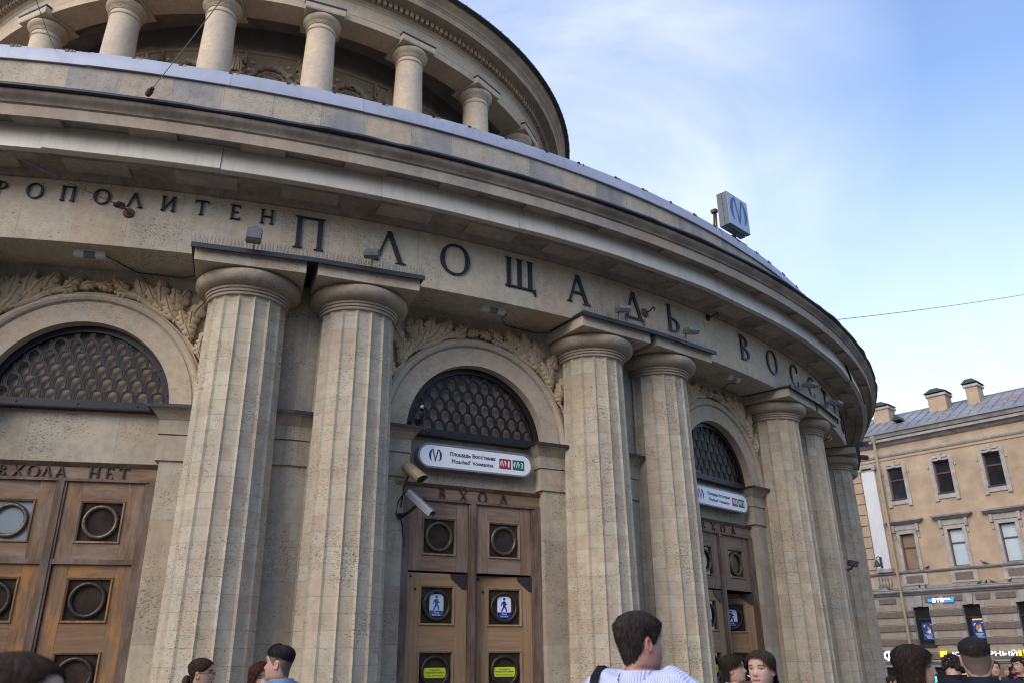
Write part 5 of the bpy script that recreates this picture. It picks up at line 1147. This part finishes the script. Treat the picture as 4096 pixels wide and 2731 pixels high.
def person(label, dist, az, top, face, h_yaw=0., hair='short', hcol='black', top_c='navy', legs='jeans', sex='f', build=1., arms=None, lean=0., vox=.009, group='people outside the station', tilt=0., skin=(.44, .275, .205), lips=(.33, .12, .11), brow=(.04, .028, .022), beard=0., neck_open=.0, hair_top=.022, shrug=0.):
    x0, y0 = dist * sin(R(az)), dist * cos(R(az)); h = top - hair_top; hh = h * .133 * (1.02 if sex == 'f' else 1.0); zc = h - hh     # chin height
    sh = h * (.118 if sex == 'f' else .134) * build; hp = h * .052; zs = zc - .024 * h + shrug; zn = zc - .005
    neck = (0, -.018, zc - .034 * h)
    V = []; E = []; Rr = []
    def v(p, r, par=None, ry=None): V.append(p); Rr.append((r, ry or r)); (E.append((par, len(V) - 1)) if par is not None else None); return len(V) - 1
    b_ = build * h / 1.7
    pel = v((0, 0, .52 * h), .125 * b_, None, .105 * b_); wa = v((0, .0, .61 * h), .118 * b_, pel, .095 * b_); ch = v((0, .005, .71 * h), .142 * b_, wa, .108 * b_); uc = v((0, -.01, zs - .02 * h), .105 * b_, ch, .082 * b_); nb = v(neck, .055 * b_, uc); nk = v((0, .0, zc + .01), .050 * b_, nb)
    arms = arms or {}; J = {}
    for sg in (-1, 1):
        so = v((sg * sh * .62, -.012, zs - .012 * h), .066 * b_, uc); s1 = v((sg * sh, -.015, zs - .035 * h), .056 * b_, so)
        el, wr = arms.get(sg, ((sg * (sh + .055), -.03, .615 * h), (sg * (sh + .06), .075, .478 * h)))
        mid = tuple((a + b) / 2 for a, b in zip(V[s1], el)); m1 = v(mid, .047 * b_, s1); e = v(el, .040 * b_, m1); mid = tuple(a * .6 + b * .4 for a, b in zip(el, wr)); m2 = v(mid, .037 * b_, e); w = v(wr, .025 * b_, m2, .021 * b_)
        J[sg] = (V[s1], el, wr)
        d = (Vector(wr) - Vector(el)).normalized(); side = d.cross(Vector((0, 0, 1)) if abs(d.z) < .8 else Vector((0, 1, 0))).normalized(); nrm = side.cross(d)
        pm = v(tuple(Vector(wr) + d * .055), .034, w, .016); pe = v(tuple(Vector(wr) + d * .088), .036, pm, .014)
        for i, o_ in enumerate((-.030, -.010, .011, .031)):
            k0 = Vector(wr) + d * .100 + side * o_; a1 = v(tuple(k0), .0095, pe); a2 = v(tuple(k0 + d * (.032, .036, .034, .026)[i] + nrm * -.010 + side * o_ * .15), .0085, a1); v(tuple(k0 + d * (.052, .060, .056, .042)[i] + nrm * -.030 + side * o_ * .2), .007, a2)
        t0 = v(tuple(Vector(wr) + d * .04 - side * .040), .013, pm); t1 = v(tuple(Vector(wr) + d * .072 - side * .054 + nrm * -.012), .0105, t0); v(tuple(Vector(wr) + d * .098 - side * .056 + nrm * -.022), .008, t1)
        hj = v((sg * hp * 1.5, 0, .485 * h), .086 * b_, pel); th = v((sg * hp * 1.6, .01, .39 * h), .072 * b_, hj); kn = v((sg * hp * 1.6, .015, .275 * h), .053 * b_, th); cf = v((sg * hp * 1.6, -.015, .20 * h), .052 * b_, kn); an = v((sg * hp * 1.6, -.02, .055 * h), .036 * b_, cf); v((sg * hp * 1.6, -.05, .03), .034, an); v((sg * hp * 1.75, .10, .028), .036, an, .028)
    me = bpy.data.meshes.new('sk'); me.from_pydata(V, E, [])
    A = eval_mods(me, [('SKIN', dict(use_smooth_shade=True, branch_smoothing=.4)), ('SUBSURF', dict(levels=1))], Rr)
    va = np.empty(len(A.vertices) * 3); A.vertices.foreach_get('co', va); va = va.reshape(-1, 3); fa = [tuple(p.vertices) for p in A.polygons]
    hm = head_mb(); HM = Matrix.Translation((0, .012, zc)) @ Matrix.Rotation(-R(h_yaw), 4, 'Z') @ Matrix.Rotation(R(tilt), 4, 'X') @ Matrix.Scale(hh, 4)
    hv = [tuple(HM @ Vector(p)) for p in hm.v]; off = len(va)
    me = bpy.data.meshes.new('b'); me.from_pydata([tuple(p) for p in va] + hv, [], fa + [tuple(i + off for i in f) for f in hm.f])
    bm = bmesh.new(); bm.from_mesh(me); bmesh.ops.remove_doubles(bm, verts=bm.verts, dist=1e-5); bmesh.ops.recalc_face_normals(bm, faces=bm.faces); bm.to_mesh(me); bm.free()
    B = eval_mods(me, [('REMESH', dict(mode='VOXEL', voxel_size=vox * .62, use_smooth_shade=True)), ('SMOOTH', dict(factor=.4, iterations=2))])
    n = len(B.vertices); P = np.empty(n * 3); B.vertices.foreach_get('co', P); P = P.reshape(-1, 3); Nn = np.empty(n * 3); B.vertices.foreach_get('normal', Nn); Nn = Nn.reshape(-1, 3)
    # nearest bone decides what covers each point
    bones = [('t', (0, 0, .52 * h), (0, 0, zs - .02 * h), .9), ('n', neck, (0, 0, zc), .6), ('h', (0, 0, zc + hh * .2), (0, 0, h - hh * .3), .8)]
    for sg in (-1, 1):
        s1, el, wr = J[sg]; d = np.array(wr) - np.array(el); d = d / np.linalg.norm(d)
        bones += [('t', (0, 0, zs - .03 * h), s1, .75), ('a', s1, el, .5), ('f', el, wr, .4), ('g', tuple(np.array(wr) + d * .02), tuple(np.array(wr) + d * .16), .4), ('l', (sg * hp * 1.6, 0, .47 * h), (sg * hp * 1.6, 0, .055 * h), .7), ('s', (sg * hp * 1.6, -.05, .03), (sg * hp * 1.75, .10, .03), .5)]
    best = np.full(n, 9.); lab = np.full(n, 't')
    for nm, a, b, wt in bones:
        d, u = seg_d(P, a, b); d = d / (wt * .12); k = d < best; best[k] = d[k]; lab[k] = nm
    zneck = zc - .030 * h - np.clip(P[:, 1] - .02, 0, .2) * (.35 + neck_open)
    nr = np.hypot(P[:, 0], P[:, 1] + .012); lab[(lab == 't') & (P[:, 2] > zneck) & (nr < .078 * b_)] = 'n'; lab[(lab == 'n') & ((P[:, 2] < zneck) | (nr > .078 * b_) & (P[:, 2] < zc - .02))] = 't'
    lab[(lab == 't') & (P[:, 2] < .50 * h)] = 'l'
    root = put('person', None, None, (x0, y0, 0), -R(face), label, 'person', group)
    LN = Matrix.Rotation(R(lean), 4, 'X')
    inv = HM.inverted(); iv = np.array(inv); Ph = P @ iv[:3, :3].T + iv[:3, 3]
    col = np.ones((n, 4)); col[:, :3] = skin
    for i in np.where((P[:, 2] > zc - .02 * h) & (np.abs(Ph[:, 0]) < .6))[0]: col[i, :3] = face_color(Ph[i, 0], Ph[i, 1], Ph[i, 2], skin, lips, brow, beard)
    ca = B.color_attributes.new('Col', 'FLOAT_COLOR', 'POINT'); ca.data.foreach_set('color', col.ravel())
    B.materials.clear(); B.materials.append(SKIN); B.name = 'body'
    faces = np.array([tuple(p.vertices) if len(p.vertices) == 4 else tuple(p.vertices) + (p.vertices[-1],) for p in B.polygons])
    rr = np.random.default_rng(int(dist * 100) % 1000)
    def garment(name, labs, d, mat, zmin=-1, zmax=9, fold=.006):
        mask = np.isin(lab, labs) & (P[:, 2] > zmin) & (P[:, 2] < zmax); fm = mask[faces].all(1); F = faces[fm]
        if not len(F): return
        used = np.unique(F); rm = -np.ones(n, int); rm[used] = np.arange(len(used))
        fo = fold * (np.sin(P[used, 2] * 55 + P[used, 0] * 30 + rr.uniform(0, 6)) * np.sin(P[used, 0] * 38 + P[used, 1] * 44 + rr.uniform(0, 6)))
        Q = P[used] + Nn[used] * (d + fo)[:, None]
        g_ = bpy.data.meshes.new(name); g_.from_pydata([tuple(q) for q in Q], [], [tuple(dict.fromkeys(int(rm[i]) for i in f)) for f in F]); g_.materials.append(mat); g_.polygons.foreach_set('use_smooth', [True] * len(g_.polygons))
        return put(name, g_, root)
    body = put('body', B, root)
    garment('jacket', ['t', 'a', 'f'], .016, CL[top_c]); garment('trousers', ['l'], .012, CL[legs], zmin=.06); garment('shoe', ['s'], .012, CL['shoe'])
    # hair
    def hgrid(name, zend, thick, mat, rag=.06, hang=None, n_=96, m_=34):
        Pg, UV = [], []
        for i in range(n_ + 1):
            phi = -PI + 2 * PI * i / n_; a = abs(phi); ze = zend(a, phi); row, uvr = [], []
            j1 = rag * (sin(phi * 23 + 1) + sin(phi * 41) * .7) * .5
            for j in range(m_ + 1):
                u = j / m_; t = 1.0 - (1 - ze - j1 * .35) * (u ** 1.25)
                th_ = thick(a, t, u) * (1 + .16 * sin(phi * 29 + 2 * sin(t * 7)) + .12 * sin(phi * 53 + t * 9) + (.30 * sin(phi * 13 + 3 * t) * sin(t * 34 + phi * 5) if rag > .02 else 0))
                if t > .40 or hang is None: p = head_pt(phi, max(t, -.3), th_, False); 
                else:
                    q = head_pt(phi, .40, th_, False); f = (.40 - t); p = hang(q, phi, f)
                row.append(tuple(HM @ Vector((p[0], p[1], t + (thick(a, 1, 0) * .9 * max(0, (t - .75) / .25) if t > .75 else 0))))); uvr.append((phi, t))
            Pg.append(row); UV.append(uvr)
        mb = MB().grid(Pg, UV)
        if vox < .012 and rag > .02:
            q = random.Random(int(dist * 991)); ln = .30 if hang is None else .9
            for _ in range(700):
                phi = q.uniform(-PI, PI); ze = zend(abs(phi), phi); t0 = q.uniform(ze + .1 * (1 - ze), 1.0); t1 = max(ze - (.05 if hang else .015), t0 - ln * q.uniform(.5, 1.2)); f0, dr, fl = q.uniform(.86, 1.02), q.uniform(-.22, .22), q.uniform(1.0, 1.35) + (.9 * q.random() if q.random() < .22 else 0)
                w_ = q.uniform(.005, .012); A, B2, U = [], [], []
                for j in range(8):
                    u = j / 7; t = t0 + (t1 - t0) * u; ph = phi + dr * u * u; th_ = thick(abs(ph), max(t, ze), min(.97, (1 - t) / max(.05, 1 - ze))) * (f0 + (fl - f0) * u) + .004
                    if t > .40 or hang is None: p = head_pt(ph, max(t, -.3), th_, False)
                    else: p = hang(head_pt(ph, .40, th_, False), ph, .40 - t)
                    z_ = t + (thick(abs(ph), 1, 0) * .9 * max(0, (t - .75) / .25) * f0 if t > .75 else 0); ww = w_ * (1 - .8 * u)
                    A.append(tuple(HM @ Vector((p[0] - ww * cos(ph), p[1] + ww * sin(ph), z_)))); B2.append(tuple(HM @ Vector((p[0] + ww * cos(ph), p[1] - ww * sin(ph), z_)))); U.append((ph + q.uniform(0, 3), t))
                mb.grid([A, B2], [U, U])
        return mb.build(name, mat, root, smooth=80, weld=False)
    ip = lambda pts: (lambda a, phi=0: float(np.interp(a, [p[0] for p in pts], [p[1] for p in pts])))
    tap = lambda d, e=.008: (lambda a, t, u: e + (d - e) * (1 - u ** 6) if u < 1 else e)
    HM_ = HAIR[hcol]
    short = ip([(0, .80), (.45, .80), (.8, .74), (1.05, .62), (1.25, .50), (1.38, .40), (1.48, .42), (1.6, .58), (1.8, .55), (2.05, .30), (2.5, .12), (PI, .06)])
    backed = ip([(0, .83), (.4, .81), (.8, .72), (1.1, .60), (1.35, .52), (1.6, .56), (1.85, .40), (2.3, .16), (PI, .06)])
    qf = 1.0 if top_c == 'denim' else .1
    if hair == 'short': hgrid('hair', short, tap(.052, .006), HM_, rag=.13)
    elif hair == 'fade': hgrid('hair', ip([(0, .80), (.5, .79), (.9, .73), (1.3, .69), (1.8, .64), (2.4, .56), (PI, .50)]), lambda a, t, u: .005 + (.012 + .030 * qf + .060 * max(0, cos(a)) * qf) * (1 - u ** 2), HM_, rag=.10); hgrid('stubble', ip([(0, .80), (.9, .72), (1.2, .60), (1.8, .54), (2.4, .45), (PI, .38)]), lambda a, t, u: .011 * (1 - u ** 4) + .002, STUB2, rag=.018); hgrid('stubble', short, lambda a, t, u: .008 * (1 - u ** 4) + .001, STUB, rag=.015)
    elif hair == 'bun':
        hgrid('hair', backed, tap(.040, .01), HM_); b = MB().ball((0, -.50, .24), .15, .15, .20, 20, 12).ball((.03, -.54, .13), .11, .11, .14, 14, 9); b.v = [tuple(HM @ Vector(p)) for p in b.v]; b.build('hair_bun', HM_, root)
    elif hair == 'long': hgrid('hair', ip([(0, .82), (.25, .84), (.5, .74), (.75, .58), (.95, .30), (1.1, -.35), (1.4, -.75), (2.0, -.9), (PI, -.95)]), lambda a, t, u: .055 + .02 * (1 - t), HM_, .10, lambda q, phi, f: (q[0] * (1 - .10 * f) , q[1] * (1 - .02 * f) - .05 * f, 0))
    elif hair == 'longback': hgrid('hair', ip([(0, .82), (.25, .84), (.55, .78), (.9, .64), (1.2, .54), (1.5, .50), (1.72, .40), (1.85, -.2), (2.1, -.9), (PI, -1.2)]), lambda a, t, u: .05 + .015 * (1 - t), HM_, .12, lambda q, phi, f: (q[0] * (1 + .10 * f), q[1] - .16 * f - .05 * f * f, 0)); 
    elif hair == 'straight': hgrid('hair', ip([(0, .80), (.30, .81), (.55, .74), (.80, .66), (1.0, .56), (1.18, .38), (1.30, -.30), (1.5, -.62), (PI, -.66)]), lambda a, t, u: .06 + .02 * (1 - t), HM_, .08, lambda q, phi, f: (q[0] * (1 + .04 * f), q[1] * (1 + .02 * f) - .02 * f, 0))
    elif hair == 'curly':
        mb = MB(); q = random.Random(4)
        for i in range(150):
            phi = q.uniform(-PI, PI); t = q.uniform(.35 if abs(phi) > 1.2 else .78, 1.0); p = head_pt(phi, t, .04, False); r_ = q.uniform(.07, .12); mb.ball(p, r_, r_, r_, 8, 6)
        mb.v = [tuple(HM @ Vector(p)) for p in mb.v]; mb.build('hair', HM_, root)
    root['_hm'] = [c for r_ in HM for c in r_]
    return root, HM, zc, zs, sh
def collar(root, zc, h, mat, ht=.05, r=.075, y=-.01, flare=.012, th=.008, drop=.035, a0=-150, a1=150):
    P = []
    for i in range(41):
        a = R(-90 + a0 + (a1 - a0) * i / 40); d = drop * max(0, sin(a)) ; q = []
        for rr, z in ((r, -.01), (r - .004, ht), (r + flare, ht + .004), (r + flare + .012, ht * .35), (r + flare + .016, -.015)): q.append((rr * cos(a), y + rr * 1.05 * sin(a), zc - .026 * h + z - d))
        P.append(q)
    return MB().grid(P).build('collar', mat, root, smooth=60)
def local_thing(root, name, label, cat): return put(name, None, None, tuple(root.location), root.rotation_euler.z, label, cat)
def shift(o, HMx): o.matrix_local = HMx
# --- left of the first columns
p, HMx, zc, zs, sh = person('person with brown tied-back hair close by at the lower left corner', 2.2, -30.1, 1.7, 88, hair='bun', hcol='brown', top_c='grey', vox=.008)
p, HMx, zc, zs, sh = person('woman in glasses with a low brown bun in front of the left column', 8.0, -19.95, 1.739, 82, hair='bun', hcol='brown', top_c='charcoal', legs='black')
collar(p, zc, 1.71, CL['charcoal'], .035)
g = MB()
for sg in (-1, 1):
    g.tube([(sg * .165 + .105 * cos(R(a)), .47 + .02 * -abs(cos(R(a))), .475 + .085 * sin(R(a))) for a in range(0, 361, 24)], .007, 5); g.tube([(sg * .27, .45, .49), (sg * .365, .25, .50), (sg * .375, -.03, .50)], .008, 5)
g.tube([(-.06, .47, .49), (.06, .47, .49)], .007, 5); g.v = [tuple(HMx @ Vector(q)) for q in g.v]; t = local_thing(p, 'glasses', 'thin framed glasses worn by the woman with the low bun', 'glasses'); g.build('frame', M['blackp'], t)
p, HMx, zc, zs, sh = person('young man in a light denim jacket with a black fade haircut', 6.9, -15.15, 1.828, -68, h_yaw=-14, hair='fade', hcol='black', top_c='denim', sex='m', build=1.02, hair_top=.035, brow=(.03, .022, .02), beard=.3)
collar(p, zc, 1.76, CL['denim'], .05, r=.078, flare=.018)
p, HMx, zc, zs, sh = person('woman with dark red hair looking out from behind the denim jacket', 7.6, -16.35, 1.7, 150, h_yaw=-8, hair='long', hcol='red', top_c='fur', legs='black', lips=(.40, .06, .09), tilt=-4)
collar(p, zc, 1.66, CL['fur'], .05, r=.085, flare=.03)
# --- the man in the striped shirt
p, HMx, zc, zs, sh = person('man in a white striped shirt with short dark greying hair, walking away', 4.1, 8.2, 1.889, 40, h_yaw=22, hair='short', hcol='salt', top_c='stripe', sex='m', build=1.06, hair_top=.018, skin=(.46, .25, .20), shrug=.015, beard=.5)
collar(p, zc, 1.83, CL['stripe'], .040, r=.073, flare=.008)
t = local_thing(p, 'shoulder_bag', 'black bag on the left shoulder of the man in the striped shirt', 'bag')
b = MB(); x = -sh * .80; path = [(x - .05, -.14, zs - .38), (x + .01, -.125, zs - .12), (x + .015, -.09, zs + .0), (x + .015, -.03, zs + .044), (x + .01, .04, zs + .025), (x, .10, zs - .06), (x - .05, .12, zs - .40)]
for i in range(len(path) - 1):
    a, c = Vector(path[i]), Vector(path[i + 1]); b.obox((a + c) / 2, (.021, 0, 0), (c - a) * .53, Vector((1, 0, 0)).cross(c - a).normalized() * .004)
b.build('strap', CL['black'], t); MB().frus((x - .17, x - .02, -.16, .14, zs - .70), (x - .16, x - .03, -.15, .13, zs - .38)).build('bag_body', CL['black'], t, smooth=0)
# --- women by the third door
wr = {1: ((.21, .16, 1.14), (.10, .30, 1.385))}
p, HMx, zc, zs, sh = person('woman in a beige jacket and white shirt smoking beside the third door', 8.3, 14.08, 1.733, 128, h_yaw=-16, hair='longback', hcol='dkbrown', top_c='beige', legs='black', arms={-1: ((-.24, .06, 1.16), (-.07, .16, 1.40))}, tilt=4, neck_open=.8)
collar(p, zc, 1.72, CL['white'], .040, r=.066, flare=.006, drop=.05, a0=-140, a1=140)
b = MB().prism([(-.035, 1.20), (.035, 1.20), (.065, zc - .075), (-.065, zc - .075)], .105, .118); b.build('shirt_front', CL['white'], p, smooth=0)
t = local_thing(p, 'cigarette', 'lit cigarette between the fingers of the woman in the beige jacket', 'cigarette'); MB().tube([(-.03, .215, 1.49), (.0, .135, 1.535)], .0045, 6).build('paper', M['white'], t)
p, HMx, zc, zs, sh = person('young woman in black with wind-blown brown hair, looking left past the third door', 6.4, 15.87, 1.742, 222, h_yaw=-2, hair='longback', hcol='brown', top_c='black', legs='black', lips=(.36, .10, .13), neck_open=.5, skin=(.47, .31, .25))
collar(p, zc, 1.71, CL['black'], .03, r=.085, flare=.02)
# --- group at the right
p, HMx, zc, zs, sh = person('woman in an olive jacket with long straight dark hair looking right', 5.7, 24.55, 1.76, 100, h_yaw=10, hair='straight', hcol='dkbrown', top_c='olive', legs='black', hair_top=.03)
collar(p, zc, 1.72, CL['olive'], .03, r=.08)
p, HMx, zc, zs, sh = person('man in a navy jacket with a shaved fade haircut, seen straight from behind', 6.0, 28.04, 1.798, 24, hair='fade', hcol='black', top_c='navy', sex='m', build=1.12, hair_top=.018, skin=(.46, .30, .25))
collar(p, zc, 1.765, CL['navy'], .055, r=.084, flare=.012)
p, HMx, zc, zs, sh = person('person with black curly hair and a black hood bending over a screen', 10.6, 26.64, 1.715, 70, h_yaw=-20, tilt=-24, hair='curly', hcol='black', top_c='black', legs='black', arms={1: ((.22, .12, 1.10), (.10, .34, 1.30)), -1: ((-.22, .12, 1.10), (-.10, .34, 1.30))})
collar(p, zc, 1.72, CL['black'], .08, r=.11, flare=.06, y=-.05, drop=.0)
t = put('tablet', None, None, (9.6 * sin(R(25.18)), 9.6 * cos(R(25.18)), 1.44), -R(25), 'glowing turquoise screen held by the person with curly hair', 'tablet')
M['glow_teal'] = plain('lit_screen', (.02, .2, .22), .3, emit=(.10, .55, .60), estr=1.0); MB().box(-.11, .11, 0, .012, -.07, .07).build('case', M['blackp'], t, smooth=0); MB().box(-.102, .102, -.003, -.001, -.062, .062).build('screen', M['glow_teal'], t, smooth=0)
p, *_ = person('woman with blond grey hair and a tan coat in the crowd at the right', 20., 29.30, 1.58, 150, hair='straight', hcol='blond', top_c='tan', legs='grey', vox=.014)
p, HMx, zc, zs, sh = person('woman with dark curly hair and a pink scarf at the right edge', 16.5, 30.15, 1.696, 232, h_yaw=20, hair='curly', hcol='black', top_c='black', legs='black', vox=.014)
collar(p, zc, 1.78, CL['pink'], .05, r=.085, flare=.03, drop=.1)
p, *_ = person('distant grey-haired person between the tan coat and the pink scarf', 24., 29.84, 1.516, 185, hair='short', hcol='salt', top_c='charcoal', legs='grey', vox=.016, sex='m')
p, *_ = person('distant person in a pink top just right of the farthest column', 16., 23.30, 1.429, 120, hair='short', hcol='brown', top_c='pink', legs='grey', vox=.016)
p, *_ = person('distant dark-haired person just right of the navy jacket', 16., 28.85, 1.65, 200, hair='short', hcol='black', top_c='charcoal', legs='black', vox=.014)
for o in bpy.data.objects:
    if '_hm' in o: del o['_hm']
